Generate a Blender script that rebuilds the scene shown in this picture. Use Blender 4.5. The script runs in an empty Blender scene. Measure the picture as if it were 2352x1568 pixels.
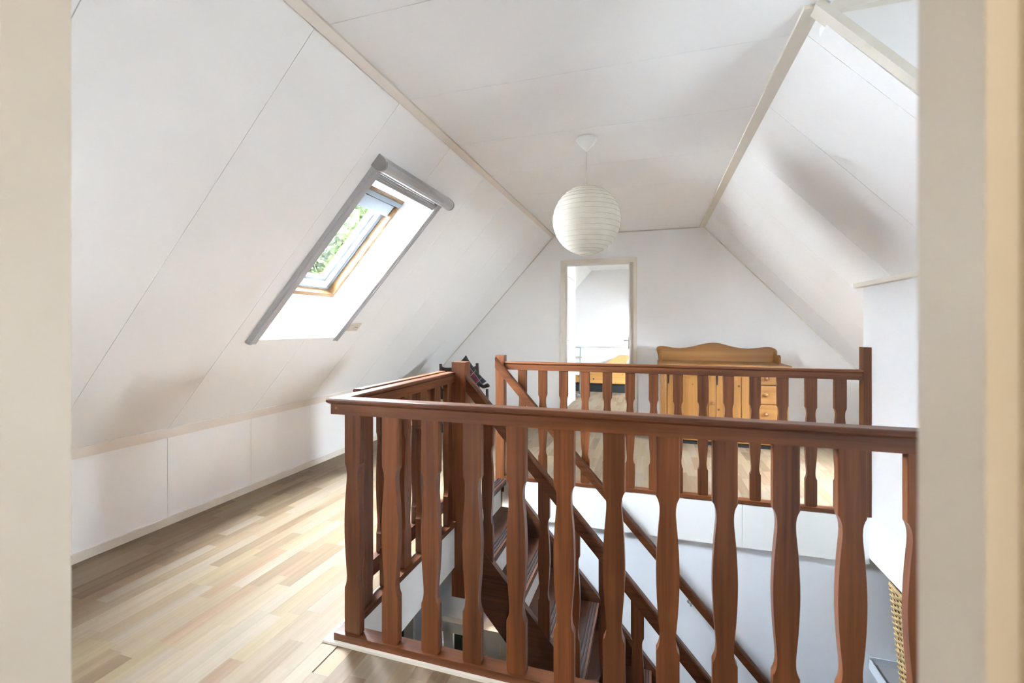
import bpy, bmesh, math, random
from mathutils import Vector, Matrix

random.seed(11)
SC = bpy.context.scene
COL = SC.collection

# ------------------------------------------------------------------ camera
cam_d = bpy.data.cameras.new('camera')
cam = bpy.data.objects.new('camera', cam_d)
COL.objects.link(cam)
SC.camera = cam
FPX = 1031.0
PSI = math.radians(17.3)
EYE = Vector((0, 0, 1.17))
cam.location = EYE
cam.rotation_euler = (math.pi / 2, 0, PSI)
cam_d.sensor_fit = 'HORIZONTAL'
cam_d.sensor_width = 36.0
cam_d.lens = FPX * 36.0 / 2352.0
cam_d.shift_y = -34.0 / 2352.0
cam_d.clip_start = 0.01
cam_d.clip_end = 200
cam_d.dof.use_dof = True
cam_d.dof.focus_distance = 2.3
cam_d.dof.aperture_fstop = 3.2

# ------------------------------------------------------------------ sky
SKY = 50.0
wd = bpy.data.worlds.new('sky')
SC.world = wd
wd.use_nodes = True
nt = wd.node_tree
for n in list(nt.nodes):
    nt.nodes.remove(n)
wo = nt.nodes.new('ShaderNodeOutputWorld')
wb = nt.nodes.new('ShaderNodeBackground')
wt = nt.nodes.new('ShaderNodeTexCoord')
wsep = nt.nodes.new('ShaderNodeSeparateXYZ')
wr = nt.nodes.new('ShaderNodeValToRGB')
wr.color_ramp.elements[0].position = 0.0
wr.color_ramp.elements[0].color = (0.82, 0.91, 1.0, 1)
wr.color_ramp.elements[1].position = 1.0
wr.color_ramp.elements[1].color = (0.76, 0.875, 1.0, 1)
nt.links.new(wt.outputs['Generated'], wsep.inputs[0])
nt.links.new(wsep.outputs['Z'], wr.inputs[0])
nt.links.new(wr.outputs[0], wb.inputs['Color'])
wb.inputs['Strength'].default_value = SKY
nt.links.new(wb.outputs[0], wo.inputs['Surface'])

vs = SC.view_settings
vs.view_transform = 'Standard'
vs.look = 'None'
vs.exposure = 2.48
vs.gamma = 1.0
vs.use_curve_mapping = False
SC.cycles.use_denoising = True
SC.cycles.max_bounces = 8
SC.cycles.diffuse_bounces = 6
SC.cycles.glossy_bounces = 3
SC.cycles.use_adaptive_sampling = True
SC.cycles.adaptive_threshold = 1.0
SC.cycles.adaptive_min_samples = 30
SC.cycles.transparent_max_bounces = 12
SC.cycles.sample_clamp_indirect = 12.0
SC.cycles.caustics_reflective = False
SC.cycles.caustics_refractive = False

# ------------------------------------------------------------------ room dimensions
ZC = 2.29            # flat ceiling
XL = -1.15           # ceiling meets left slope
XK = -2.73           # left knee wall
ZK = 0.57
XR = 0.555           # ceiling meets right slope
TR = 1.078           # right slope steepness
XKR = 2.2
YF = 0.3655          # partition with the doorway the view looks through
YB = 5.44            # end wall with the white doorway
YE = 9.05            # gable of the bedroom behind
YC = -2.5            # end of the room behind the doorway
HX0, HX1, HY0, HY1 = -1.10, 1.275, 1.45, 3.28   # stair opening
ZL = -2.65           # floor below
SL = Vector((XK - XL, 0, ZK - ZC)).normalized()      # down the left slope
NL = Vector((-SL.z, 0, SL.x))                        # into the room
if NL.x < 0:
    NL = -NL
SR = Vector((1, 0, -TR)).normalized()
NR = Vector((-TR, 0, -1)).normalized()


def WL(y, s, d=0.0):
    """point on the left slope: along y, s down the slope, d outwards"""
    return Vector((XL, y, ZC)) + SL * s - NL * d


def WR(y, s, d=0.0):
    return Vector((XR, y, ZC)) + SR * s - NR * d


# daylight portals in the skylight and the added windows (they only guide the sky light through the openings)
def portal(name, c, nrm, w, h):
    l = bpy.data.lights.new(name, 'AREA')
    l.shape = 'RECTANGLE'
    l.size, l.size_y = w, h
    l.cycles.is_portal = True
    o = bpy.data.objects.new(name, l)
    o.location = c
    z = -Vector(nrm).normalized()
    y = Vector((0, 1, 0))
    if abs(z.y) > 0.9:
        y = Vector((0, 0, 1))
    x = y.cross(z).normalized()
    y = z.cross(x)
    o.matrix_world = Matrix((x, y, z)).transposed().to_4x4()
    o.matrix_world.translation = c
    COL.objects.link(o)


portal('window_portal', WL(2.42, 0.96, 0.34), NL, 0.95, 0.68)
portal('dormer_portal', Vector((2.42, 1.05, 0.90)), (-1, 0, 0), 0.30, 0.30)
portal('second_portal', WL(0.56, 1.21, 0.3), NL, 0.32, 0.30)
portal('low_portal', WR(3.705, 1.845, 0.3), NR, 0.67, 0.47)
portal('bedroom_portal', WR(7.425, 1.2, 0.34), NR, 0.64, 0.70)


# ------------------------------------------------------------------ materials
def new_mat(name):
    m = bpy.data.materials.new(name)
    m.use_nodes = True
    t = m.node_tree
    b = t.nodes['Principled BSDF']
    return m, t, b


def N(t, typ, **kw):
    n = t.nodes.new(typ)
    for k, v in kw.items():
        setattr(n, k, v)
    return n


def paint(name, col, rough=0.5, var=0.03, bump=0.0, bscale=60, spec=0.3):
    m, t, b = new_mat(name)
    tc = N(t, 'ShaderNodeTexCoord')
    no = N(t, 'ShaderNodeTexNoise')
    no.inputs['Scale'].default_value = 1.7
    no.inputs['Detail'].default_value = 1
    t.links.new(tc.outputs['Object'], no.inputs['Vector'])
    r = N(t, 'ShaderNodeValToRGB')
    c = Vector(col)
    r.color_ramp.elements[0].color = (*(c * (1 - var)), 1)
    r.color_ramp.elements[0].position = 0.3
    r.color_ramp.elements[1].color = (*[min(1, x) for x in c * (1 + var)], 1)
    r.color_ramp.elements[1].position = 0.7
    t.links.new(no.outputs['Fac'], r.inputs[0])
    t.links.new(r.outputs[0], b.inputs['Base Color'])
    b.inputs['Roughness'].default_value = rough
    b.inputs['Specular IOR Level'].default_value = spec
    if bump:
        n2 = N(t, 'ShaderNodeTexNoise')
        n2.inputs['Scale'].default_value = bscale
        n2.inputs['Detail'].default_value = 1
        t.links.new(tc.outputs['Object'], n2.inputs['Vector'])
        bp = N(t, 'ShaderNodeBump')
        bp.inputs['Strength'].default_value = bump
        bp.inputs['Distance'].default_value = 0.002
        t.links.new(n2.outputs['Fac'], bp.inputs['Height'])
        t.links.new(bp.outputs[0], b.inputs['Normal'])
    return m


def wood(name, dark, light, axis, rough=0.38, fine=1.0, knots=False, world=False, spec=0.4, tint=0.25):
    """grained timber; axis is the direction of the grain in object space"""
    m, t, b = new_mat(name)
    if world:
        tc = N(t, 'ShaderNodeNewGeometry').outputs['Position']
    else:
        tc = N(t, 'ShaderNodeTexCoord').outputs['Object']
    oi = N(t, 'ShaderNodeObjectInfo')
    off = N(t, 'ShaderNodeVectorMath', operation='MULTIPLY_ADD')
    cx = N(t, 'ShaderNodeCombineXYZ')
    for i in range(3):
        t.links.new(oi.outputs['Random'], cx.inputs[i])
    t.links.new(cx.outputs[0], off.inputs[0])
    off.inputs[1].default_value = (13.7, 7.1, 9.3)
    t.links.new(tc, off.inputs[2])
    mp = N(t, 'ShaderNodeMapping')
    sc = [70 * fine, 70 * fine, 70 * fine]
    sc[axis] = 2.2 * fine
    mp.inputs['Scale'].default_value = sc
    t.links.new(off.outputs[0], mp.inputs['Vector'])
    n1 = N(t, 'ShaderNodeTexNoise')
    n1.inputs['Scale'].default_value = 1.0
    n1.inputs['Detail'].default_value = 3
    n1.inputs['Roughness'].default_value = 0.6
    t.links.new(mp.outputs[0], n1.inputs['Vector'])
    mp2 = N(t, 'ShaderNodeMapping')
    sc2 = [16 * fine] * 3
    sc2[axis] = 0.9 * fine
    mp2.inputs['Scale'].default_value = sc2
    t.links.new(off.outputs[0], mp2.inputs['Vector'])
    n2 = N(t, 'ShaderNodeTexNoise')
    n2.inputs['Scale'].default_value = 1.0
    n2.inputs['Detail'].default_value = 2
    n2.inputs['Distortion'].default_value = 0.6
    t.links.new(mp2.outputs[0], n2.inputs['Vector'])
    mx = N(t, 'ShaderNodeMix', data_type='FLOAT')
    mx.inputs[0].default_value = 0.5
    t.links.new(n1.outputs['Fac'], mx.inputs[2])
    t.links.new(n2.outputs['Fac'], mx.inputs[3])
    r = N(t, 'ShaderNodeValToRGB')
    r.color_ramp.elements[0].position = 0.32
    r.color_ramp.elements[0].color = (*dark, 1)
    r.color_ramp.elements[1].position = 0.66
    r.color_ramp.elements[1].color = (*light, 1)
    t.links.new(mx.outputs[0], r.inputs[0])
    # every piece a little lighter or darker
    hv = N(t, 'ShaderNodeMapRange')
    hv.inputs['To Min'].default_value = 1 - tint
    hv.inputs['To Max'].default_value = 1 + tint
    t.links.new(oi.outputs['Random'], hv.inputs['Value'])
    ml = N(t, 'ShaderNodeVectorMath', operation='SCALE')
    t.links.new(r.outputs[0], ml.inputs[0])
    t.links.new(hv.outputs[0], ml.inputs['Scale'])
    out = ml.outputs[0]
    if knots:
        vo = N(t, 'ShaderNodeTexVoronoi')
        vo.inputs['Scale'].default_value = 6.5
        t.links.new(off.outputs[0], vo.inputs['Vector'])
        kr = N(t, 'ShaderNodeValToRGB')
        kr.color_ramp.elements[0].position = 0.035
        kr.color_ramp.elements[0].color = (0.22, 0.16, 0.12, 1)
        kr.color_ramp.elements[1].position = 0.10
        kr.color_ramp.elements[1].color = (1, 1, 1, 1)
        t.links.new(vo.outputs['Distance'], kr.inputs[0])
        km = N(t, 'ShaderNodeMix', data_type='RGBA', blend_type='MULTIPLY')
        km.inputs[0].default_value = 1
        t.links.new(out, km.inputs[6])
        t.links.new(kr.outputs[0], km.inputs[7])
        out = km.outputs[2]
    t.links.new(out, b.inputs['Base Color'])
    b.inputs['Roughness'].default_value = rough
    b.inputs['Specular IOR Level'].default_value = spec
    return m


def glass_mat(name, tint=(1, 1, 1), gloss=0.06):
    m = bpy.data.materials.new(name)
    m.use_nodes = True
    t = m.node_tree
    for n in list(t.nodes):
        t.nodes.remove(n)
    o = N(t, 'ShaderNodeOutputMaterial')
    tr = N(t, 'ShaderNodeBsdfTransparent')
    tr.inputs[0].default_value = (*tint, 1)
    gl = N(t, 'ShaderNodeBsdfGlossy')
    gl.inputs['Roughness'].default_value = 0.03
    mx = N(t, 'ShaderNodeMixShader')
    lw = N(t, 'ShaderNodeLayerWeight')
    lw.inputs['Blend'].default_value = 0.12
    t.links.new(lw.outputs['Fresnel'], mx.inputs[0])
    t.links.new(tr.outputs[0], mx.inputs[1])
    t.links.new(gl.outputs[0], mx.inputs[2])
    t.links.new(mx.outputs[0], o.inputs['Surface'])
    return m


def thin_mat(name, c1, c2, trans, scale=8, rough=0.8):
    """paper or leaf: partly lets light through"""
    m = bpy.data.materials.new(name)
    m.use_nodes = True
    t = m.node_tree
    for n in list(t.nodes):
        t.nodes.remove(n)
    o = N(t, 'ShaderNodeOutputMaterial')
    tc = N(t, 'ShaderNodeTexCoord')
    no = N(t, 'ShaderNodeTexNoise')
    no.inputs['Scale'].default_value = scale
    no.inputs['Detail'].default_value = 5
    t.links.new(tc.outputs['Object'], no.inputs['Vector'])
    r = N(t, 'ShaderNodeValToRGB')
    r.color_ramp.elements[0].position = 0.35
    r.color_ramp.elements[1].position = 0.65
    r.color_ramp.elements[0].color = (*c1, 1)
    r.color_ramp.elements[1].color = (*c2, 1)
    t.links.new(no.outputs['Fac'], r.inputs[0])
    d = N(t, 'ShaderNodeBsdfDiffuse')
    tl = N(t, 'ShaderNodeBsdfTranslucent')
    t.links.new(r.outputs[0], d.inputs[0])
    t.links.new(r.outputs[0], tl.inputs[0])
    bp = N(t, 'ShaderNodeBump')
    bp.inputs['Strength'].default_value = 0.35
    bp.inputs['Distance'].default_value = 0.003
    n2 = N(t, 'ShaderNodeTexNoise')
    n2.inputs['Scale'].default_value = scale * 5
    n2.inputs['Detail'].default_value = 3
    t.links.new(tc.outputs['Object'], n2.inputs['Vector'])
    t.links.new(n2.outputs['Fac'], bp.inputs['Height'])
    t.links.new(bp.outputs[0], d.inputs['Normal'])
    mx = N(t, 'ShaderNodeMixShader')
    mx.inputs[0].default_value = trans
    t.links.new(d.outputs[0], mx.inputs[1])
    t.links.new(tl.outputs[0], mx.inputs[2])
    t.links.new(mx.outputs[0], o.inputs['Surface'])
    return m


def metal(name, col, rough=0.35, metallic=1.0):
    m, t, b = new_mat(name)
    tc = N(t, 'ShaderNodeTexCoord')
    no = N(t, 'ShaderNodeTexNoise')
    no.inputs['Scale'].default_value = 40
    t.links.new(tc.outputs['Object'], no.inputs['Vector'])
    mr = N(t, 'ShaderNodeMapRange')
    mr.inputs['To Min'].default_value = rough * 0.85
    mr.inputs['To Max'].default_value = rough * 1.15
    t.links.new(no.outputs['Fac'], mr.inputs['Value'])
    t.links.new(mr.outputs[0], b.inputs['Roughness'])
    b.inputs['Base Color'].default_value = (*col, 1)
    b.inputs['Metallic'].default_value = metallic
    return m


def plaid_mat(name):
    """dark cloth with a red tartan centre and thin pale lines"""
    m, t, b = new_mat(name)
    tc = N(t, 'ShaderNodeTexCoord')
    sp = N(t, 'ShaderNodeSeparateXYZ')
    t.links.new(tc.outputs['Object'], sp.inputs[0])
    red, line = [], []
    for ax in ('X', 'Z'):
        a = N(t, 'ShaderNodeMath', operation='MULTIPLY_ADD')
        a.inputs[1].default_value = 2.5
        a.inputs[2].default_value = 0.5
        t.links.new(sp.outputs[ax], a.inputs[0])
        for out, stops in ((red, ((0, 0.0), (0.24, 1.0), (0.40, 0.25), (0.46, 1.0), (0.62, 0.25), (0.68, 1.0), (0.78, 0.0))), (line, ((0, 0.0), (0.235, 1.0), (0.247, 0.0), (0.50, 1.0), (0.512, 0.0), (0.775, 1.0), (0.787, 0.0)))):
            r = N(t, 'ShaderNodeValToRGB')
            r.color_ramp.interpolation = 'CONSTANT'
            e = r.color_ramp.elements
            e[0].position, e[0].color = stops[0][0], (stops[0][1],) * 3 + (1,)
            e[1].position, e[1].color = stops[1][0], (stops[1][1],) * 3 + (1,)
            for p, v in stops[2:]:
                x = e.new(p)
                x.color = (v, v, v, 1)
            t.links.new(a.outputs[0], r.inputs[0])
            out.append(r)
    mr = N(t, 'ShaderNodeMath', operation='MULTIPLY')
    t.links.new(red[0].outputs[0], mr.inputs[0])
    t.links.new(red[1].outputs[0], mr.inputs[1])
    ml = N(t, 'ShaderNodeMath', operation='MAXIMUM')
    t.links.new(line[0].outputs[0], ml.inputs[0])
    t.links.new(line[1].outputs[0], ml.inputs[1])
    c1 = N(t, 'ShaderNodeMix', data_type='RGBA')
    t.links.new(mr.outputs[0], c1.inputs[0])
    c1.inputs[6].default_value = (0.012, 0.016, 0.018, 1)
    c1.inputs[7].default_value = (0.12, 0.006, 0.016, 1)
    c2 = N(t, 'ShaderNodeMix', data_type='RGBA')
    sc = N(t, 'ShaderNodeMath', operation='MULTIPLY')
    sc.inputs[1].default_value = 0.45
    t.links.new(ml.outputs[0], sc.inputs[0])
    t.links.new(sc.outputs[0], c2.inputs[0])
    t.links.new(c1.outputs[2], c2.inputs[6])
    c2.inputs[7].default_value = (0.55, 0.5, 0.5, 1)
    t.links.new(c2.outputs[2], b.inputs['Base Color'])
    b.inputs['Roughness'].default_value = 0.95
    return m


M = {}
M['panel'] = paint('white_panel', (0.89, 0.892, 0.888), 0.5, 0.012)
M['plaster'] = paint('white_plaster', (0.87, 0.873, 0.875), 0.75, 0.015, 0.25, 110)
M['white'] = paint('white_lacquer', (0.88, 0.88, 0.87), 0.35, 0.01)
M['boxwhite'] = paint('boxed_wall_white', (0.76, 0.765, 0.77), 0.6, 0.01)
M['fascia'] = paint('stair_fascia_white', (0.85, 0.855, 0.835), 0.4, 0.01)
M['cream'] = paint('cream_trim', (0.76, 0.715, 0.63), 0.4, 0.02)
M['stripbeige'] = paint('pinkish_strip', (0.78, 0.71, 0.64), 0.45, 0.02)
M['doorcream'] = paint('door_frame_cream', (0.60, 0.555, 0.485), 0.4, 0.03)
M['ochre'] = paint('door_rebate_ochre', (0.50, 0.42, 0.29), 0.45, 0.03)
M['lower'] = paint('lower_wall', (0.80, 0.83, 0.875), 0.75, 0.02, 0.3, 110)
M['grey'] = paint('grey_blind', (0.44, 0.44, 0.445), 0.4, 0.02)
M['greyd'] = paint('grey_cap', (0.30, 0.295, 0.285), 0.45, 0.02)
M['greyblue'] = paint('grey_sash', (0.52, 0.56, 0.60), 0.4, 0.02)
M['sashgrey'] = paint('blue_grey_sash', (0.20, 0.23, 0.26), 0.4, 0.02)
M['black'] = paint('black_void', (0.012, 0.011, 0.010), 0.7, 0.05)
M['charcoal'] = paint('charcoal_base', (0.03, 0.038, 0.04), 0.6, 0.05)
M['rubber'] = paint('grip_rubber', (0.02, 0.022, 0.026), 0.6, 0.05)
M['socket'] = paint('socket_cream', (0.66, 0.61, 0.52), 0.35, 0.02)
M['subfloor'] = paint('subfloor', (0.32, 0.24, 0.16), 0.8, 0.05)
M['ground'] = paint('garden_lawn', (0.16, 0.2, 0.09), 0.9, 0.1)
M['roof'] = paint('roof_tiles', (0.25, 0.16, 0.12), 0.8, 0.1)
MD, ML = (0.060, 0.0178, 0.007), (0.185, 0.061, 0.0205)
for i, a in enumerate('xyz'):
    M['wood_' + a] = wood('red_hardwood_' + a, MD, ML, i, 0.34)
M['stair_x'] = wood('stair_hardwood_x', (0.05, 0.019, 0.010), (0.135, 0.052, 0.024), 0, 0.36)
M['stair_y'] = wood('stair_hardwood_y', (0.05, 0.019, 0.010), (0.135, 0.052, 0.024), 1, 0.36)
PD, PL = (0.185, 0.077, 0.0175), (0.315, 0.15, 0.042)
for i, a in enumerate('xyz'):
    M['pine_' + a] = wood('honey_pine_' + a, PD, PL, i, 0.42, 0.55, True, tint=0.06)
for i, a in enumerate('xyz'):
    M['lpine_' + a] = wood('light_pine_' + a, (0.17, 0.082, 0.028), (0.26, 0.15, 0.062), i, 0.45, 0.6, tint=0.05)
for i, a in enumerate('xyz'):
    M['opine_' + a] = wood('orange_pine_' + a, (0.62, 0.30, 0.08), (0.80, 0.45, 0.15), i, 0.45, 0.6, True, tint=0.03)
M['chair'] = wood('dark_chair_wood', (0.016, 0.010, 0.008), (0.05, 0.03, 0.022), 2, 0.45, tint=0.1)
M['seat'] = paint('rush_seat', (0.35, 0.26, 0.16), 0.8, 0.15, 0.5, 90)
tones = [((0.160, 0.108, 0.063), (0.217, 0.157, 0.099)), ((0.184, 0.130, 0.078), (0.235, 0.177, 0.118)),
         ((0.202, 0.149, 0.094), (0.253, 0.194, 0.134)), ((0.132, 0.086, 0.049), (0.187, 0.128, 0.078)),
         ((0.193, 0.149, 0.104), (0.246, 0.196, 0.143)), ((0.168, 0.108, 0.064), (0.220, 0.146, 0.093)),
         ((0.187, 0.136, 0.075), (0.239, 0.180, 0.111)), ((0.150, 0.102, 0.060), (0.202, 0.143, 0.092))]
PLK = [wood('beech_laminate_%d' % i, a, b, 1, 0.50, 0.9, world=True, spec=0.16, tint=0.03) for i, (a, b) in enumerate(tones)]
M['glass'] = glass_mat('window_glass')
M['dark_infill'] = paint('dark_glass_and_opening', (0.03, 0.04, 0.035), 0.08, 0.1, spec=0.5)
M['paper'] = thin_mat('rice_paper', (0.76, 0.74, 0.67), (0.82, 0.80, 0.735), 0.42, 14)
M['wire'] = paint('lantern_wire', (0.52, 0.49, 0.40), 0.6, 0.03)
M['cordw'] = paint('white_cord', (0.62, 0.61, 0.57), 0.5, 0.02)
M['leaf'] = thin_mat('leaf_green', (0.006, 0.011, 0.0036), (0.026, 0.035, 0.014), 0.4, 1.6)
M['bark'] = paint('bark', (0.10, 0.075, 0.05), 0.9, 0.2)
M['wicker'] = wood('wicker_cane', (0.33, 0.20, 0.08), (0.70, 0.52, 0.27), 2, 0.5, 1.0, tint=0.1)
M['steel'] = metal('steel', (0.62, 0.63, 0.64), 0.3)
M['paleblue'] = metal('pale_blue_metal', (0.45, 0.55, 0.60), 0.4, 0.6)
M['plaid'] = plaid_mat('plaid_cloth')
M['stonegrey'] = paint('grey_top', (0.30, 0.29, 0.30), 0.4, 0.08)
M['knob'] = wood('knob_wood', (0.16, 0.06, 0.02), (0.28, 0.12, 0.04), 2, 0.35, tint=0.05)
M['mattress'] = paint('white_mattress', (0.85, 0.85, 0.86), 0.9, 0.01)


# ------------------------------------------------------------------ mesh helpers
def B():
    return bmesh.new()


def cube8(bm, p, smooth=False):
    """eight corner points: 0-3 bottom loop, 4-7 top loop"""
    v = [bm.verts.new(q) for q in p]
    for f in ((3, 2, 1, 0), (4, 5, 6, 7), (0, 1, 5, 4), (1, 2, 6, 5), (2, 3, 7, 6), (3, 0, 4, 7)):
        bm.faces.new([v[i] for i in f])
    return v


def box(bm, x0, x1, y0, y1, z0, z1):
    if x0 > x1: x0, x1 = x1, x0
    if y0 > y1: y0, y1 = y1, y0
    if z0 > z1: z0, z1 = z1, z0
    return cube8(bm, [(x0, y0, z0), (x1, y0, z0), (x1, y1, z0), (x0, y1, z0), (x0, y0, z1), (x1, y0, z1), (x1, y1, z1), (x0, y1, z1)])


def fbox(bm, W, y0, y1, s0, s1, d0, d1):
    """box in the frame of a roof slope"""
    return cube8(bm, [W(y0, s0, d0), W(y1, s0, d0), W(y1, s1, d0), W(y0, s1, d0), W(y0, s0, d1), W(y1, s0, d1), W(y1, s1, d1), W(y0, s1, d1)])


def prism(bm, pts, fn, a, b):
    """closed outline pts (u,v) swept from a to b; fn(u,v,t) -> xyz"""
    lo = [bm.verts.new(fn(u, v, a)) for u, v in pts]
    hi = [bm.verts.new(fn(u, v, b)) for u, v in pts]
    n = len(pts)
    bm.faces.new(lo[::-1])
    bm.faces.new(hi)
    for i in range(n):
        j = (i + 1) % n
        bm.faces.new((lo[i], lo[j], hi[j], hi[i]))


def tube(bm, path, r, seg=10, cap=True):
    path = [Vector(p) for p in path]
    rings = []
    for i, p in enumerate(path):
        d = (path[min(i + 1, len(path) - 1)] - path[max(i - 1, 0)]).normalized()
        up = Vector((0, 0, 1)) if abs(d.z) < 0.95 else Vector((1, 0, 0))
        a = d.cross(up).normalized()
        b = d.cross(a)
        rr = r[i] if isinstance(r, (list, tuple)) else r
        rings.append([bm.verts.new(p + (a * math.cos(2 * math.pi * k / seg) + b * math.sin(2 * math.pi * k / seg)) * rr) for k in range(seg)])
    for i in range(len(rings) - 1):
        for k in range(seg):
            bm.faces.new((rings[i][k], rings[i][(k + 1) % seg], rings[i + 1][(k + 1) % seg], rings[i + 1][k]))
    if cap:
        bm.faces.new(rings[0][::-1])
        bm.faces.new(rings[-1])


def lathe(bm, prof, c=(0, 0, 0), seg=32, axis='z', cap=False):
    """prof: list of (radius, height)"""
    rings = []
    for r, h in prof:
        ring = []
        for k in range(seg):
            a = 2 * math.pi * k / seg
            p = (r * math.cos(a), r * math.sin(a), h)
            if axis == 'y':
                p = (p[0], p[2], p[1])
            if axis == 'x':
                p = (p[2], p[0], p[1])
            ring.append(bm.verts.new(Vector(c) + Vector(p)))
        rings.append(ring)
    for i in range(len(rings) - 1):
        for k in range(seg):
            bm.faces.new((rings[i][k], rings[i][(k + 1) % seg], rings[i + 1][(k + 1) % seg], rings[i + 1][k]))
    if cap:
        bm.faces.new(rings[0][::-1])
        bm.faces.new(rings[-1])


def torus(bm, c, R, r, seg=48, rs=6):
    rings = []
    for k in range(seg):
        a = 2 * math.pi * k / seg
        ring = []
        for j in range(rs):
            q = 2 * math.pi * j / rs
            ring.append(bm.verts.new((c[0] + (R + r * math.cos(q)) * math.cos(a), c[1] + (R + r * math.cos(q)) * math.sin(a), c[2] + r * math.sin(q))))
        rings.append(ring)
    for k in range(seg):
        for j in range(rs):
            bm.faces.new((rings[k][j], rings[(k + 1) % seg][j], rings[(k + 1) % seg][(j + 1) % rs], rings[k][(j + 1) % rs]))


def bev(bm, w, ang=0.6, seg=2):
    es = [e for e in bm.edges if len(e.link_faces) == 2 and e.calc_face_angle(0) > ang]
    if es:
        bmesh.ops.bevel(bm, geom=es, offset=w, segments=seg, affect='EDGES', profile=0.5, clamp_overlap=True)


def mesh(name, bm, mat, smooth=False, shift=None):
    bmesh.ops.recalc_face_normals(bm, faces=bm.faces)
    if shift is not None:
        bmesh.ops.translate(bm, verts=bm.verts, vec=-Vector(shift))
    me = bpy.data.meshes.new(name)
    bm.to_mesh(me)
    bm.free()
    me.materials.append(mat)
    if smooth:
        for p in me.polygons:
            p.use_smooth = True
    return me


def root_loc(p):
    v = Vector((0, 0, 0))
    while p is not None:
        v += Vector(p.location)
        p = p.parent
    return v


def obj(name, bm, mat, parent=None, smooth=False, origin=None, local=False):
    """link a mesh built in world coordinates; children are stored relative to their parent"""
    if isinstance(mat, str):
        mat = M[mat]
    o0 = Vector(origin) if origin is not None else (root_loc(parent) if parent is not None else Vector((0, 0, 0)))
    me = mesh(name, bm, mat, smooth, None if local else o0)
    o = bpy.data.objects.new(name, me)
    COL.objects.link(o)
    if parent is not None:
        o.parent = parent
        if not local:
            o.location = o0 - root_loc(parent)
    elif not local:
        o.location = o0
    return o


def tag(o, label, cat, group=None, kind=None):
    o['label'] = label
    if cat: o['category'] = cat
    if group: o['group'] = group
    if kind: o['kind'] = kind
    return o


def thing(name, label, cat, loc, rz=0.0, group=None):
    o = bpy.data.objects.new(name, None)
    o.location = loc
    o.rotation_euler = (0, 0, rz)
    COL.objects.link(o)
    return tag(o, label, cat, group)


def struct(name, bm, mat, label, origin=None, smooth=False):
    o = obj(name, bm, mat, None, smooth, origin)
    o['kind'] = 'structure'
    o['label'] = label
    return o


def sempty(name, label, loc=(0, 0, 0)):
    o = bpy.data.objects.new(name, None)
    o.location = loc
    COL.objects.link(o)
    o['kind'] = 'structure'
    o['label'] = label
    return o


def copy_of(src, parent, loc=None, rz=None):
    c = src.copy()
    COL.objects.link(c)
    c.parent = parent
    if loc is not None: c.location = loc
    if rz is not None: c.rotation_euler = (0, 0, rz)
    return c


def project(p):
    d = Vector(p) - EYE
    z = -d.x * math.sin(PSI) + d.y * math.cos(PSI)
    if z < 0.05:
        return None
    return (1176 + FPX * (d.x * math.cos(PSI) + d.y * math.sin(PSI)) / z, 750 - FPX * d.z / z)


# ================================================================== SETTING
# ---- upper floor slab (around the stair opening)
bm = B()
EH = 0.01
box(bm, -2.95, HX0 - EH, -2.6, 9.2, -0.25, -0.004)
box(bm, HX1 + EH, 2.5, -2.6, 9.2, -0.25, -0.004)
box(bm, HX0 - EH, HX1 + EH, -2.6, HY0 - EH, -0.25, -0.004)
box(bm, HX0 - EH, HX1 + EH, HY1 + EH, 9.2, -0.25, -0.004)
floor = struct('floor', bm, 'subfloor', 'pale beech laminate floor around the stair opening')

# ---- laminate staves
unit = []
for i in range(len(PLK)):
    b_ = B()
    box(b_, 0, 1, 0, 1, 0, 1)
    unit.append(mesh('plank', b_, PLK[i]))
PW = 0.0652
staves = []
row = 0
x = XK + 0.0
while x < XKR:
    x0, x1 = x, min(x + PW, XKR)
    regs = [(YF - 0.11, YB + 0.11) if -0.66 < x0 < 0.15 else (YF, YB + (0.11 if -1.0 < x0 < -0.30 else 0)), (YB + 0.11, YE)]
    if x1 > HX0 - 0.06 and x0 < HX1:
        regs = [(regs[0][0], HY0 - 0.0), (HY1 + 0.0, regs[0][1]), regs[1]]
        if x0 < HX0:
            regs = [(YF, YB), (YB + 0.11, YE)]
    for a, b in regs:
        y = a - random.random() * 0.4
        while y < b:
            L = random.choice((0.26, 0.31, 0.36, 0.42, 0.48)) + random.random() * 0.03
            y0, y1 = max(y, a), min(y + L, b)
            xx1 = min(x1, HX0) if (x0 < HX0 < x1 and y1 > HY0 and y0 < HY1) else x1
            if y1 - y0 > 0.01 and xx1 - x0 > 0.005:
                g = 0.0006 if row % 3 == 2 else 0.00015
                staves.append((x0, xx1 - g, y0, y1 - 0.0002, random.choices(range(8), weights=(3, 4, 4, 1.6, 3, 1.3, 4, 2.4))[0]))
            y += L
    x += PW
    row += 1


def area_px(s):
    q = [project((a, b, 0)) for a, b in ((s[0], s[2]), (s[1], s[2]), (s[1], s[3]), (s[0], s[3]))]
    if None in q: return 0
    cx = sum(p[0] for p in q) / 4
    cy = sum(p[1] for p in q) / 4
    if not (170 < cx < 2095 and cy < 1600): return 0
    # hidden behind the front rail or far away below the line of sight
    A = 0
    for i in range(4):
        j = (i + 1) % 4
        A += q[i][0] * q[j][1] - q[j][0] * q[i][1]
    return abs(A) / 2


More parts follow.
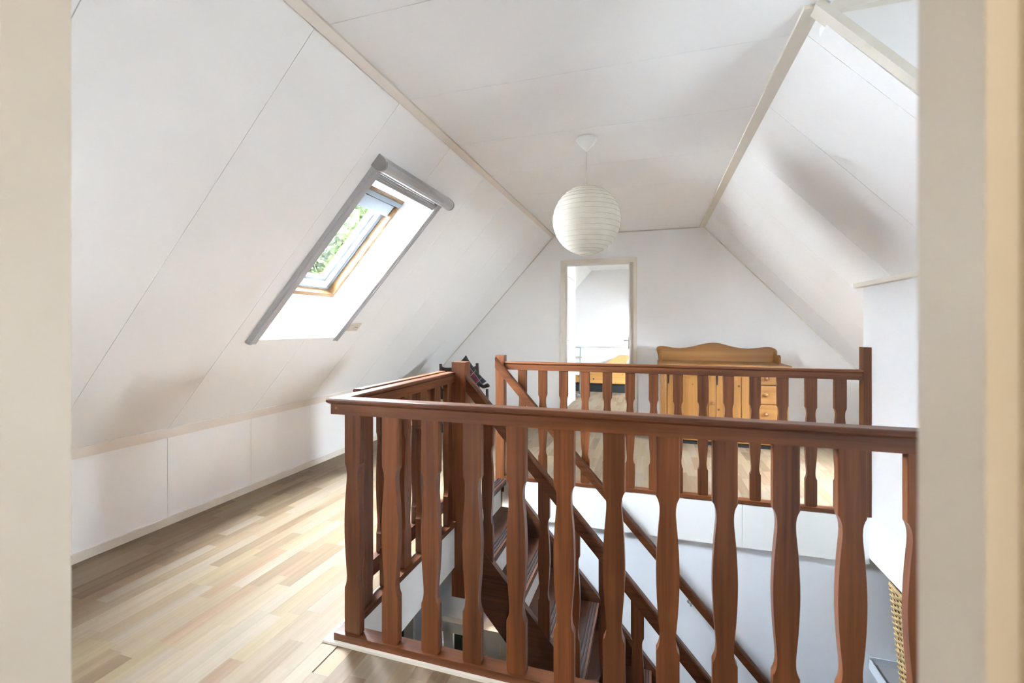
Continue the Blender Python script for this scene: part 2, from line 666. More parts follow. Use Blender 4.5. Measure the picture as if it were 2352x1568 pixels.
staves.sort(key=area_px, reverse=True)
rest = {}
for i, s in enumerate(staves):
    if i < 295:
        o = bpy.data.objects.new('plank', unit[s[4]])
        COL.objects.link(o)
        o.parent = floor
        o.location = (s[0], s[2], -0.004)
        o.scale = (s[1] - s[0], s[3] - s[2], 0.004)
    else:
        rest.setdefault(s[4], []).append(s)
rb = B()
idx = []
for k in sorted(rest):
    for s in rest[k]:
        n0 = len(rb.faces)
        box(rb, s[0], s[1], s[2], s[3], -0.004, 0.0)
        idx += [k] * 6
me = bpy.data.meshes.new('plank_field')
bmesh.ops.recalc_face_normals(rb, faces=rb.faces)
rb.to_mesh(me)
rb.free()
for m_ in PLK:
    me.materials.append(m_)
me.polygons.foreach_set('material_index', idx)
pf = bpy.data.objects.new('plank_field', me)
COL.objects.link(pf)
pf.parent = floor
pf['kind'] = 'stuff'

# ---- flat ceiling with its boards
bm = B()
box(bm, XL - 0.25, XR + 0.25, YC - 0.1, YE + 0.1, ZC + 0.008, ZC + 0.2)
box(bm, XR, 2.5, 0.40, 1.86, ZC + 0.008, ZC + 0.2)
ceil = struct('ceiling', bm, 'panel', 'flat white ceiling of wide boards between the slopes')


def joints(off, a, b, pitch=0.578):
    k = math.ceil((a - off) / pitch)
    ys = [a]
    y = off + k * pitch
    while y < b - 0.02:
        if y > a + 0.02:
            ys.append(y)
        y += pitch
    ys.append(b)
    return ys


G = 0.0012
cj = joints(1.966, YF, YB)
for a, b in zip(cj, cj[1:]):
    bm = B()
    box(bm, XL, XR, a + G, b - G, ZC, ZC + 0.009)
    obj('panel', bm, 'panel', ceil)
bm = B()
box(bm, XL, XR, YB, YE, ZC, ZC + 0.009)
box(bm, XL, XR, YC, YF, ZC, ZC + 0.009)
box(bm, XR, 2.5, 0.40, 1.86, ZC, ZC + 0.009)
obj('panel', bm, 'panel', ceil)


# ---- slopes: backing with openings, then boards
def cut(y0, y1, s0, s1, holes):
    """rectangle minus axis aligned holes -> rectangles"""
    out = [(y0, y1, s0, s1)]
    for h in holes:
        nw = []
        for r in out:
            a0, a1, b0, b1 = max(r[0], h[0]), min(r[1], h[1]), max(r[2], h[2]), min(r[3], h[3])
            if a0 >= a1 - 1e-6 or b0 >= b1 - 1e-6:
                nw.append(r)
                continue
            if r[0] < a0: nw.append((r[0], a0, r[2], r[3]))
            if a1 < r[1]: nw.append((a1, r[1], r[2], r[3]))
            if r[2] < b0: nw.append((a0, a1, r[2], b0))
            if b1 < r[3]: nw.append((a0, a1, b1, r[3]))
        out = nw
    return out


SLEN = (Vector((XK, 0, ZK)) - Vector((XL, 0, ZC))).length
hole_l = (2.085, 2.762, 0.385, 1.615)
hole_n = (0.42, 0.70, 1.06, 1.36)
bm = B()
for r in cut(YC - 0.1, YE + 0.1, -0.12, SLEN + 0.25, [hole_l, hole_n]):
    fbox(bm, WL, *r, 0.008, 0.19)
slope_l = struct('ceiling_left', bm, 'panel', 'sloping white boarded roof side with the skylight')
lj = joints(1.93, YF, YB)
for a, b in zip(lj, lj[1:]):
    bm = B()
    for r in cut(a + G, b - G, 0.0, SLEN, [hole_l, hole_n]):
        fbox(bm, WL, *r, 0.0, 0.009)
    obj('panel', bm, 'panel', slope_l)
bm = B()
fbox(bm, WL, YB, YE, 0, SLEN, 0, 0.009)
fbox(bm, WL, YC, YF, 0, SLEN, 0, 0.009)
obj('panel', bm, 'panel', slope_l)
bm = B()
for r in cut(YC - 0.1, YE + 0.1, -0.3, SLEN + 0.6, [(2.075, 2.765, 0.51, 1.41), hole_n]):
    fbox(bm, WL, *r, 0.195, 0.25)
struct('roof_left', bm, 'roof', 'outer tiled roof skin over the slope with the skylight')

SRLEN = (XKR - XR) / SR.x
hole_d = (0.345, 1.895, 0.03, 3.0)
hole_k = (3.48, 3.93, 1.52, 2.17)
hole_b = (7.1, 7.75, 0.9, 1.5)
bm = B()
for r in cut(YC - 0.1, YE + 0.1, -0.12, SRLEN + 0.25, [hole_d, hole_k, hole_b]):
    fbox(bm, WR, *r, 0.008, 0.2)
slope_r = struct('ceiling_right', bm, 'panel', 'sloping white boarded roof side facing the skylight')
rj = joints(1.966, 1.83, YB)
for a, b in zip(rj, rj[1:]):
    bm = B()
    for r in cut(a + G, b - G, 0.0, SRLEN, [hole_k]):
        fbox(bm, WR, *r, 0.0, 0.009)
    obj('panel', bm, 'panel', slope_r)
bm = B()
for r in cut(YB, YE, 0, SRLEN, [hole_b]):
    fbox(bm, WR, *r, 0, 0.009)
fbox(bm, WR, YC, 0.40, 0, SRLEN, 0, 0.009)
obj('panel', bm, 'panel', slope_r)

# ---- knee walls
bm = B()
box(bm, XK - 0.2, XK - 0.008, YC - 0.1, YE + 0.1, -0.25, ZK + 0.15)
wall_left = struct('wall_left', bm, 'panel', 'low white panelled knee wall below the skylight slope')
kj = joints(1.925, YF, YB)
for a, b in zip(kj, kj[1:]):
    bm = B()
    box(bm, XK - 0.009, XK, a + G, b - G, 0, ZK + 0.01)
    obj('panel', bm, 'panel', wall_left)
bm = B()
box(bm, XK, XK + 0.006, YF, YB, ZK - 0.056, ZK - 0.003)
struct('trim_1', bm, 'stripbeige', 'pale pinkish strip along the top of the knee wall')
bm = B()
box(bm, XK, XK + 0.012, YF, YB, 0, 0.046)
bev(bm, 0.002)
struct('baseboard_left', bm, 'cream', 'cream skirting board along the knee wall')
bm = B()
box(bm, XKR, XKR + 0.2, 1.83, YE + 0.1, -0.25, 0.7)
box(bm, XKR, XKR + 0.2, YC - 0.1, 0.42, -0.25, 0.7)
struct('wall_right', bm, 'panel', 'low white knee wall under the far slope')

# ---- end wall with the doorway
DX0, DX1, DZ = -1.008, -0.205, 1.925


def section(z0=-0.25, out=0.1):
    """roof cross section outline as (x, z)"""
    return [(XK - out, z0), (XKR + out, z0), (XKR + out, ZC - TR * (XKR + out - XR)), (XR, ZC), (XL, ZC), (XK - out, ZK - out * 1.0886)]


def wall_with_door(bm, y0, y1, dx0, dx1, dz, z0=0.0):
    xy = lambda x, z, t: (x, t, z)
    zl = lambda x: min(ZC, ZC - (XL - x) * 1.0886)
    zr = lambda x: min(ZC, ZC - TR * (x - XR))
    o = 0.06
    prism(bm, [(XK - o, z0), (dx0, z0), (dx0, min(zl(dx0), ZC) + o), (XL if dx0 > XL else dx0, zl(min(dx0, XL)) + o), (XK - o, zl(XK - o) + o)] if dx0 <= XL else
          [(XK - o, z0), (dx0, z0), (dx0, ZC + o), (XL, ZC + o), (XK - o, zl(XK - o) + o)], xy, y0, y1)
    prism(bm, [(dx1, z0), (XKR + o, z0), (XKR + o, zr(XKR + o) + o), (XR, ZC + o), (dx1, ZC + o)], xy, y0, y1)
    box(bm, dx0, dx1, y0, y1, dz, ZC + o)


bm = B()
wall_with_door(bm, YB, YB + 0.11, DX0 - 0.03, DX1 + 0.02, DZ + 0.02, -0.004)
struct('wall_back', bm, 'plaster', 'white plastered end wall with the open doorway')
# door surround
door1 = sempty('door_1', 'cream door frame in the end wall with its white door open', (-0.6, YB, 0))
bm = B()
box(bm, -1.067, DX0, YB - 0.016, YB + 0.012, 0, DZ + 0.055)
box(bm, DX1, -0.163, YB - 0.016, YB + 0.012, 0, DZ + 0.055)
box(bm, DX0, DX1, YB - 0.016, YB + 0.012, DZ, DZ + 0.055)
bev(bm, 0.003)
obj('casing', bm, 'cream', door1)
bm = B()
box(bm, DX0 - 0.028, DX0, YB, YB + 0.13, 0, DZ + 0.02)
box(bm, DX1 - 0.036, DX1 + 0.018, YB + 0.002, YB + 0.10, 0, DZ + 0.02)
box(bm, DX0, DX1, YB, YB + 0.13, DZ - 0.004, DZ + 0.02)
obj('jamb', bm, 'doorcream', door1)
# open leaf of that door
bm = B()
h0, h1 = Vector((-0.262, YB + 0.12, 0)), Vector((-0.300, YB + 0.12 + 0.80, 0))
dd = (h1 - h0).normalized()
pp = Vector((dd.y, -dd.x, 0)) * 0.038
cube8(bm, [h0 + Vector((0, 0, .008)), h0 + pp + Vector((0, 0, .008)), h1 + pp + Vector((0, 0, .008)), h1 + Vector((0, 0, .008)),
           h0 + Vector((0, 0, DZ - .01)), h0 + pp + Vector((0, 0, DZ - .01)), h1 + pp + Vector((0, 0, DZ - .01)), h1 + Vector((0, 0, DZ - .01))])
bev(bm, 0.002)
leaf = obj('leaf', bm, 'white', door1)
bm = B()
hp = h0 + dd * 0.74
box(bm, hp.x - 0.008, hp.x, hp.y - 0.02, hp.y + 0.02, 0.865, 1.025)
tube(bm, [(hp.x, hp.y, 0.985), (hp.x - 0.05, hp.y, 0.985), (hp.x - 0.055, hp.y - 0.005, 0.985), (hp.x - 0.058, hp.y - 0.11, 0.983)], 0.009, 8)
obj('handle', bm, 'steel', leaf, True)

# ---- trims around ceiling edge and end wall
xz = lambda x, z, t: (x, t, z)
bm = B()
fbox(bm, WL, YF, YB, 0.0, 0.038, -0.012, 0.0)
bev(bm, 0.002)
struct('trim_2', bm, 'stripbeige', 'pale beige board where the ceiling meets the skylight slope')
bm = B()
prism(bm, [(XL - 0.001, ZC), (XL + 0.011, ZC), (XL + 0.009, ZC - 0.008), (XL - 0.002, ZC - 0.008)], xz, YF, YB)
struct('trim_3', bm, 'doorcream', 'narrow bead above the beige board at the ceiling edge')
bm = B()
prism(bm, [(0.508, ZC), (0.508, ZC - 0.013), (0.566, ZC - 0.012), (0.570, ZC - 0.010), (0.575, ZC)], xz, 1.80, YB)
bev(bm, 0.002)
struct('trim_4', bm, 'cream', 'cream board where the ceiling meets the slope opposite the skylight')
bm = B()
fbox(bm, WL, YB - 0.014, YB, 0.0, SLEN, -0.008, 0.0)
struct('trim_5', bm, 'doorcream', 'thin bead between the end wall and the skylight slope')
bm = B()
fbox(bm, WR, YB - 0.014, YB, 0.0, SRLEN, -0.008, 0.0)
struct('trim_6', bm, 'cream', 'thin bead between the end wall and the plain slope')
bm = B()
box(bm, XL, XR, YB - 0.014, YB, ZC - 0.010, ZC)
struct('trim_7', bm, 'doorcream', 'thin bead between the end wall and the ceiling')
bm = B()
box(bm, XK, -1.07, YB - 0.012, YB, 0, 0.046)
box(bm, -0.16, XKR, YB - 0.012, YB, 0, 0.046)
struct('baseboard_back', bm, 'cream', 'cream skirting board along the end wall')

# ---- dormer at the near right
bm = B()
prism(bm, [(XR + 0.03, ZC + 0.005), (2.4, ZC + 0.005), (2.4, -0.2), (1.30, -0.2), (1.30, ZC - TR * (1.30 - XR) - 0.05), (XR + 0.03, ZC - TR * 0.03 - 0.03)], xz, 1.83, 1.90)
struct('wall_dormer_far', bm, 'panel', 'triangular dormer cheek wall above the plain slope')
bm = B()
box(bm, XKR + 0.1, 2.4, 0.36, 0.44, -0.2, ZC)
prism(bm, [(XR, ZC + 0.005), (2.4, ZC + 0.005), (2.4, -0.2), (1.30, -0.2), (1.30, ZC - TR * (1.30 - XR) - 0.05), (XR, ZC - 0.03)], xz, 0.34, 0.40)
struct('wall_dormer_near', bm, 'panel', 'dormer cheek wall beside the doorway')
bm = B()
wy0, wy1, wz0, wz1 = 0.92, 1.18, 0.76, 1.04
box(bm, 2.3, 2.4, 0.36, 1.9, -0.2, wz0)
box(bm, 2.3, 2.4, 0.36, 1.9, wz1, ZC + 0.01)
box(bm, 2.3, 2.4, 0.36, wy0, wz0, wz1)
box(bm, 2.3, 2.4, wy1, 1.9, wz0, wz1)
struct('wall_dormer_front', bm, 'plaster', 'dormer front wall around the added small window')
fill_win5 = sempty('fill_window_5', 'added small dormer window beside the stairwell, unseen, for fill light', (2.34, 1.05, wz0))  # window added out of view, only to let fill light in
bm = B()
box(bm, 2.31, 2.38, wy0, wy0 + 0.03, wz0, wz1)
box(bm, 2.31, 2.38, wy1 - 0.03, wy1, wz0, wz1)
box(bm, 2.31, 2.38, wy0, wy1, wz0, wz0 + 0.03)
box(bm, 2.31, 2.38, wy0, wy1, wz1 - 0.03, wz1)
obj('frame', bm, 'white', fill_win5)
bm = B()
box(bm, 2.343, 2.347, wy0 + 0.03, wy1 - 0.03, wz0 + 0.03, wz1 - 0.03)
obj('pane', bm, 'glass', fill_win5)
bm = B()
fbox(bm, WR, 1.785, 1.845, -0.005, SRLEN * 0.9, -0.020, 0.006)
bev(bm, 0.003)
struct('trim_8', bm, 'cream', 'cream board running down the slope at the dormer edge')
bm = B()
box(bm, XR + 0.01, 2.3, 1.80, 1.83, ZC - 0.03, ZC)
struct('trim_9', bm, 'cream', 'cream board at the head of the dormer cheek')

# ---- partition with the doorway in front of the camera
JX0, JX1 = -0.681, 0.169
bm = B()
wall_with_door(bm, 0.262, YF - 0.004, JX0 - 0.03, JX1 + 0.03, 2.05, -0.004)
struct('wall_front', bm, 'plaster', 'partition wall with the doorway the view passes through')
door2 = sempty('door_2', 'cream frame of the open doorway in the foreground', (-0.25, 0.3, 0))
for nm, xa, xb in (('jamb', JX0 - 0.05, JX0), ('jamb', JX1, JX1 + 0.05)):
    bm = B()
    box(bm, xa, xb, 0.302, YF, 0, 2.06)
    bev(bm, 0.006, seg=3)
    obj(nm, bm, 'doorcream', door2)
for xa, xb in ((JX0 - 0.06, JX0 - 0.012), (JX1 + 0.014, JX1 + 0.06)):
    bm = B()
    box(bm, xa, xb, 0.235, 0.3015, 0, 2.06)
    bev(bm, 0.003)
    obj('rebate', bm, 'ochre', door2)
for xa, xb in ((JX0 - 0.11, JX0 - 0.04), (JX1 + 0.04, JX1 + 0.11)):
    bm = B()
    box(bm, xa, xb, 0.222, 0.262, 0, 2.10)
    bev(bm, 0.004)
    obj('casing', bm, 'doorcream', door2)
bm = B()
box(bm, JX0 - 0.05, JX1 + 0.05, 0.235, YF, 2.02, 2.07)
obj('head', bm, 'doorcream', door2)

# the room behind the camera
bm = B()
o_ = 0.06
zl = lambda x: ZC - (XL - x) * 1.0886
prism(bm, [(XK - o_, -0.2), (XKR + o_, -0.2), (XKR + o_, ZC - TR * (XKR + o_ - XR) + o_), (XR, ZC + o_), (XL, ZC + o_), (XK - o_, zl(XK - o_) + o_)], xz, YC - 0.1, YC)
struct('wall_study', bm, 'cream', 'gable wall of the room behind the doorway')
bm = B()
box(bm, XK, XKR, YC, 0.262, -0.004, 0.0)
struct('floor_study', bm, PLK[1], 'laminate floor of the room behind the doorway')

# ---- boxed knee wall right of the stairs
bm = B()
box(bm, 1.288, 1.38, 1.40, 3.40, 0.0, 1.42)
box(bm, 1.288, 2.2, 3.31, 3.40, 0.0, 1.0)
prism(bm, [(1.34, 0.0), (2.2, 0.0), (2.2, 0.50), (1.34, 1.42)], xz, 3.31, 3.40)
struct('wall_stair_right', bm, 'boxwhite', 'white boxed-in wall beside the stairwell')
bm = B()
box(bm, 1.245, 1.40, 1.40, 3.432, 1.42, 1.448)
bev(bm, 0.003)
struct('trim_10', bm, 'cream', 'cream ledge capping the white boxed-in wall')

# ---- stair opening: fascia boards
well = sempty('trim_11', 'white fascia boards lining the stair opening', (0, 2.4, 0))
for xa, xb in ((HX0, 0.569), (0.571, HX1)):
    bm = B()
    box(bm, xa, xb, HY1, HY1 + 0.018, -0.287, 0.0)
    bev(bm, 0.0015)
    obj('fascia_board', bm, 'fascia', well)
bm = B()
box(bm, HX0 - 0.02, HX0, HY0, 2.41, -0.234, 0.004)
bev(bm, 0.0015)
obj('fascia_board', bm, 'fascia', well)
bm = B()
box(bm, HX1, HX1 + 0.02, HY0, HY1, -0.25, 0.0)
obj('fascia_board', bm, 'fascia', well)
bm = B()
box(bm, HX0, HX1, HY0 - 0.02, HY0, -0.25, 0.0)
obj('fascia_board', bm, 'fascia', well)

# ---- storey below
bm = B()
box(bm, -2.6, 2.6, 0.3, 3.4, ZL - 0.1, ZL)
struct('floor_lower', bm, PLK[3], 'floor at the foot of the stairs')
bm = B()
box(bm, -1.12, 2.6, HY1 + 0.02, HY1 + 0.12, ZL, -0.25)
box(bm, -1.10, HX1, HY1 + 0.018, HY1 + 0.03, -0.30, -0.20)
struct('wall_lower_back', bm, 'lower', 'bluish white wall along the stair flight')
bm = B()
box(bm, 2.2, 2.3, 0.3, 3.4, ZL, -0.25)
struct('wall_lower_right', bm, 'lower', 'bluish white wall below the boxed-in wall')
bm = B()
box(bm, -2.6, 2.3, 0.2, 0.3, ZL, -0.25)
box(bm, -2.7, -2.6, 0.2, 3.4, ZL, -0.25)
struct('wall_lower_front', bm, 'lower', 'bluish white walls of the hall below')
LYW = 2.50
bm = B()
pts = [(-1.265, -0.25), (-1.13, -0.25), (-1.09, -0.34), (-0.70, -0.775), (-0.70, -0.60), (-1.265, -0.60)]
prism(bm, [(-1.265, -0.25), (-1.13, -0.25), (-1.09, -0.34), (-0.86, -0.60), (-1.265, -0.60)], xz, LYW, LYW + 0.08)
box(bm, -1.415, -1.265, LYW, LYW + 0.08, ZL, -0.25)
prism(bm, [(-0.42, -1.10), (0.9, -2.58), (0.9, ZL), (-0.42, ZL)], xz, LYW, LYW + 0.08)
struct('wall_lower_left', bm, 'lower', 'bluish wall of the hall below, under the stairs')
door3 = sempty('door_3', 'pale door surround with dark glazed door in the hall below', (-1.0, LYW, ZL))
bm = B()
box(bm, -1.275, -0.55, LYW - 0.03, LYW + 0.02, -0.672, -0.605)
box(bm, -1.29, -0.55, LYW - 0.045, LYW + 0.02, -0.622, -0.598)
obj('door_head', bm, 'doorcream', door3)
bm = B()
box(bm, -1.265, -1.228, LYW - 0.02, LYW + 0.05, ZL, -0.672)
obj('jamb', bm, 'doorcream', door3)
bm = B()
box(bm, -1.225, -1.16, LYW + 0.01, LYW + 0.05, ZL, -0.672)
box(bm, -0.975, -0.945, LYW + 0.01, LYW + 0.05, ZL, -0.672)
box(bm, -0.945, -0.86, LYW + 0.015, LYW + 0.045, ZL, -0.672)
lf = obj('leaf', bm, 'doorcream', door3)
bm = B()
box(bm, -1.16, -0.975, LYW + 0.03, LYW + 0.036, ZL, -0.672)
obj('pane', bm, 'dark_infill', lf)
bm = B()
box(bm, -0.86, -0.42, LYW + 0.03, LYW + 0.06, ZL, -0.672)
obj('panel', bm, 'doorcream', door3)
bm = B()
box(bm, -1.482, -1.415, LYW - 0.02, LYW + 0.06, ZL, -0.25)
obj('jamb', bm, 'doorcream', door3)
bm = B()
box(bm, -2.6, -1.482, LYW + 0.02, LYW + 0.06, ZL, -0.25)
obj('pane', bm, 'dark_infill', door3)  # dark sheet standing in for an unlit doorway opening, not glass

# ---- bedroom behind the end wall
bm = B()
box(bm, XK - 0.1, XKR + 0.1, YE, YE + 0.1, -0.2, ZC + 0.05)
wall_far = struct('wall_far', bm, 'plaster', 'white gable wall of the bright bedroom behind the doorway')
bm = B()
box(bm, -1.6, XKR, YE - 0.05, YE, 0.775, 0.815)
struct('trim_12', bm, 'white', 'white ledge across the bedroom gable wall')
bm = B()
box(bm, -1.24, -1.17, YB + 0.11, 6.28, 0, ZC + 0.02)
box(bm, -1.24, -1.17, 7.05, 7.175, 0, ZC + 0.02)
box(bm, -1.24, -1.17, 6.28, 7.05, 1.905, ZC + 0.02)
struct('wall_cupboard', bm, 'plaster', 'white cupboard wall just inside the bedroom')
door4 = sempty('door_4', 'closed white cupboard door inside the bedroom', (-1.19, 6.66, 0))
bm = B()
box(bm, -1.215, -1.178, 6.285, 7.045, 0.006, 1.899)
bev(bm, 0.002)
lf = obj('leaf', bm, 'white', door4)
bm = B()
tube(bm, [(-1.178, 6.38, 0.97), (-1.14, 6.38, 0.97), (-1.135, 6.40, 0.97), (-1.135, 6.49, 0.97)], 0.008, 8)
obj('handle', bm, 'steel', lf, True)
fill_win3 = sempty('fill_window_3', 'added roof window in the bedroom slope, unseen, to brighten the room', WR(7.45, 1.2, 0.2))  # added window, never in view, put in to brighten the bedroom
bm = B()
hb = hole_b
for r in ((hb[0], hb[0] + 0.05, hb[2], hb[3]), (hb[1] - 0.05, hb[1], hb[2], hb[3]), (hb[0], hb[1], hb[2], hb[2] + 0.05), (hb[0], hb[1], hb[3] - 0.05, hb[3])):
    fbox(bm, WR, *r, 0.12, 0.24)
obj('frame', bm, 'white', fill_win3)
bm = B()
fbox(bm, WR, hb[0] + 0.04, hb[1] - 0.04, hb[2] + 0.04, hb[3] - 0.04, 0.196, 0.2)
obj('pane', bm, 'glass', fill_win3)

# ---- outside ground
bm = B()
box(bm, -10.5, -3.5, -1.5, 11.5, -5.6, -5.5)
struct('ground', bm, 'ground', 'strip of lawn under the trees outside the house')

# ================================================================== SKYLIGHT
win1 = sempty('window_1', 'pine framed skylight set deep in the slope', WL(2.42, 0.96, 0.1))
# splayed white lining: horizontal head, upright sill, straight cheeks
a0, a1 = (2.087, 2.760), None
yl, yr = 2.087, 2.760
st, sb = 0.388, 1.612
ft, fb = 0.525, 1.400
D = 0.20
for q in ([(yl, st, 0), (yr, st, 0), (yr, ft, D), (yl, ft, D)], [(yl, sb, 0), (yr, sb, 0), (yr, fb, D), (yl, fb, D)],
          [(yl, st, 0), (yl, sb, 0), (yl, fb, D), (yl, ft, D)], [(yr, st, 0), (yr, sb, 0), (yr, fb, D), (yr, ft, D)]):
    bm = B()
    c = Vector((2.42, 0.96, 0.1))
    inner = [Vector(p) for p in q]
    nrm = (inner[1] - inner[0]).cross(inner[2] - inner[0]).normalized()
    mid = sum(inner, Vector()) / 4
    if (mid - c).dot(nrm) < 0:
        nrm = -nrm
    outer = [p + nrm * 0.008 for p in inner]
    cube8(bm, [WL(*p) for p in inner] + [WL(*p) for p in outer])
    obj('lining_board', bm, 'white', win1)
# pine frame: thin in width, deep towards the glass
FW = 0.024
for r in ((yl - .004, yl + FW, ft - .006, fb + .006), (yr - FW, yr + .004, ft - .006, fb + .006)):
    bm = B()
    fbox(bm, WL, *r, D - 0.006, D + 0.075)
    bev(bm, 0.003)
    obj('frame_bar', bm, 'lpine_z', win1)
for r in ((yl + FW, yr - FW, ft - .006, ft + FW), (yl + FW, yr - FW, fb - FW, fb + .006)):
    bm = B()
    fbox(bm, WL, *r, D - 0.006, D + 0.075)
    bev(bm, 0.003)
    obj('frame_bar', bm, 'lpine_y', win1)
bm = B()
for r in ((yl - 0.01, yl + FW + .004, ft - .01, fb + .01), (yr - FW - .004, yr + .01, ft - .01, fb + .01), (yl, yr, ft - .01, ft + FW + .004), (yl, yr, fb - FW - .004, fb + .01)):
    fbox(bm, WL, *r, D + 0.068, D + 0.13)
obj('outer_frame', bm, 'greyblue', win1)
sash = bpy.data.objects.new('sash', None)
COL.objects.link(sash)
sash.parent = win1


def ring(bm, o, w, d0, d1):
    y0, y1, s0, s1 = yl + o, yr - o, ft + o, fb - o
    fbox(bm, WL, y0, y0 + w, s0, s1, d0, d1)
    fbox(bm, WL, y1 - w, y1, s0, s1, d0, d1)
    fbox(bm, WL, y0 + w, y1 - w, s0, s0 + w, d0, d1)
    fbox(bm, WL, y0 + w, y1 - w, s1 - w, s1, d0, d1)


bm = B()
ring(bm, FW, 0.010, D + 0.044, D + 0.11)
obj('grey_edge', bm, 'sashgrey', sash)
bm = B()
ring(bm, FW + 0.010, 0.042, D + 0.060, D + 0.115)
obj('white_bar', bm, 'white', sash)
bm = B()
ring(bm, FW + 0.052, 0.020, D + 0.070, D + 0.115)
obj('seal', bm, 'sashgrey', sash)
bm = B()
fbox(bm, WL, yl + 0.09, yr - 0.09, ft + 0.09, fb - 0.09, D + 0.088, D + 0.092)
obj('pane', bm, 'glass', sash)
bm = B()
fbox(bm, WL, yl + 0.026, yr - 0.045, ft + 0.062, ft + 0.15, D + 0.005, D + 0.058)
bev(bm, 0.012, seg=4)
obj('blind_cassette', bm, 'sashgrey', sash)
bm = B()
fbox(bm, WL, yl + 0.03, yr - 0.02, ft + 0.018, ft + 0.050, D - 0.022, D - 0.008)
bev(bm, 0.004)
obj('vent_handle', bm, 'sashgrey', win1)
for ya in (yl + 0.14, yr - 0.10):
    bm = B()
    fbox(bm, WL, ya, ya + 0.02, ft + 0.022, ft + 0.046, D - 0.01, D + 0.03)
    obj('handle_bracket', bm, 'lpine_y', win1)

# added roof window, hidden behind the boxed-in wall, to light the far half
fill_win4 = sempty('fill_window_4', 'added roof window hidden low behind the boxed-in wall, for fill light', WR(3.77, 1.85, 0.1))
bm = B()
hk = hole_k
for r in ((hk[0], hk[0] + 0.04, hk[2], hk[3]), (hk[1] - 0.04, hk[1], hk[2], hk[3]), (hk[0], hk[1], hk[2], hk[2] + 0.04), (hk[0], hk[1], hk[3] - 0.04, hk[3])):
    fbox(bm, WR, *r, 0.12, 0.24)
obj('frame', bm, 'white', fill_win4)
bm = B()
fbox(bm, WR, hk[0] + 0.03, hk[1] - 0.03, hk[2] + 0.03, hk[3] - 0.03, 0.208, 0.212)
obj('pane', bm, 'glass', fill_win4)
# second roof window, added out of view beside the doorway as fill light
fill_win5 = sempty('fill_window_2', 'added second roof window, unseen beside the doorway, for fill light', WL(0.61, 1.17, 0.1))
bm = B()
hn = hole_n
for r in ((hn[0], hn[0] + 0.03, hn[2], hn[3]), (hn[1] - 0.03, hn[1], hn[2], hn[3]), (hn[0], hn[1], hn[2], hn[2] + 0.03), (hn[0], hn[1], hn[3] - 0.03, hn[3])):
    fbox(bm, WL, *r, 0.12, 0.24)
obj('frame', bm, 'white', fill_win5)
bm = B()
fbox(bm, WL, hn[0] + 0.02, hn[1] - 0.02, hn[2] + 0.02, hn[3] - 0.02, 0.208, 0.212)
obj('pane', bm, 'glass', fill_win5)

# grey roller blind around the recess
rb_ = thing('roller_blind', 'grey roller blind cassette and side rails framing the skylight', 'roller blind', WL(2.42, 1.64))
# cassette: rounded housing
prof = [(0.30, 0.0), (0.30, -0.045), (0.307, -0.064), (0.322, -0.076), (0.342, -0.078), (0.360, -0.068), (0.370, -0.052), (0.373, -0.035), (0.373, 0.0)]
bm = B()
prism(bm, prof, lambda s, d, t: WL(t, s, d), 2.035, 2.845)
o = obj('cassette', bm, 'grey', rb_)
for ya, yb_ in ((2.022, 2.036), (2.844, 2.858)):
    bm = B()
    prism(bm, [(0.3365 + (s - 0.3365) * 1.03, d * 1.03) for s, d in prof], lambda s, d, t: WL(t, s, d), ya, yb_)
    obj('end_cap', bm, 'greyd', rb_)
for ya, yb_ in ((2.030, 2.088), (2.758, 2.808)):
    bm = B()
    fbox(bm, WL, ya, yb_, 0.372, 1.638, -0.026, -0.0005)
    bev(bm, 0.006, seg=3)
    fbox(bm, WL, ya + 0.006 if ya < 2.4 else ya + 0.03, ya + 0.02 if ya < 2.4 else ya + 0.044, 0.372, 1.636, -0.034, -0.02)
    obj('side_rail', bm, 'grey', rb_)
bm = B()
fbox(bm, WL, 2.088, 2.758, 1.604, 1.636, -0.024, -0.001)
bev(bm, 0.004)
obj('bottom_rail', bm, 'white', rb_)
bm = B()
fbox(bm, WL, 2.09, 2.757, 0.392, 0.428, -0.016, 0.004)
for k in range(3):
    fbox(bm, WL, 2.09, 2.757, 0.396 + k * 0.011, 0.402 + k * 0.011, -0.020, -0.010)
obj('pull_bar', bm, 'grey', rb_)
# wall socket
so = thing('wall_socket', 'small cream switch and socket plate beside the skylight', 'socket', WL(2.90, 1.52))
bm = B()
fbox(bm, WL, 2.832, 2.978, 1.482, 1.556, -0.010, 0.0)
bev(bm, 0.004, seg=3)
obj('plate', bm, 'socket', so)
bm = B()
fbox(bm, WL, 2.845, 2.895, 1.492, 1.546, -0.015, -0.008)
bev(bm, 0.002)
obj('rocker', bm, 'socket', so)
bm = B()
cc = WL(2.94, 1.519, -0.010)
for r0, r1, h0_, h1_ in ((0.026, 0.026, 0.0, 0.004), (0.022, 0.022, 0.004, 0.0005)):
    pass
rg = []
for r_, h_ in ((0.027, 0.0), (0.027, 0.004), (0.022, 0.004), (0.020, 0.0008), (0.0, 0.0008)):
    rg.append([bm.verts.new(cc + Vector((0, 1, 0)) * (r_ * math.cos(k * math.pi / 10)) + SL * (r_ * math.sin(k * math.pi / 10)) + NL * h_) for k in range(20)])
for i in range(4):
    for k in range(20):
        bm.faces.new((rg[i][k], rg[i][(k + 1) % 20], rg[i + 1][(k + 1) % 20], rg[i + 1][k]))
obj('outlet', bm, 'socket', so)
bm = B()
for dy in (-0.009, 0.009):
    fbox(bm, WL, 2.94 + dy - 0.003, 2.94 + dy + 0.003, 1.516, 1.522, -0.0125, -0.009)
obj('pin_hole', bm, 'black', so)

# ================================================================== BALUSTRADES
ZB0, ZB1 = 0.033, 0.850


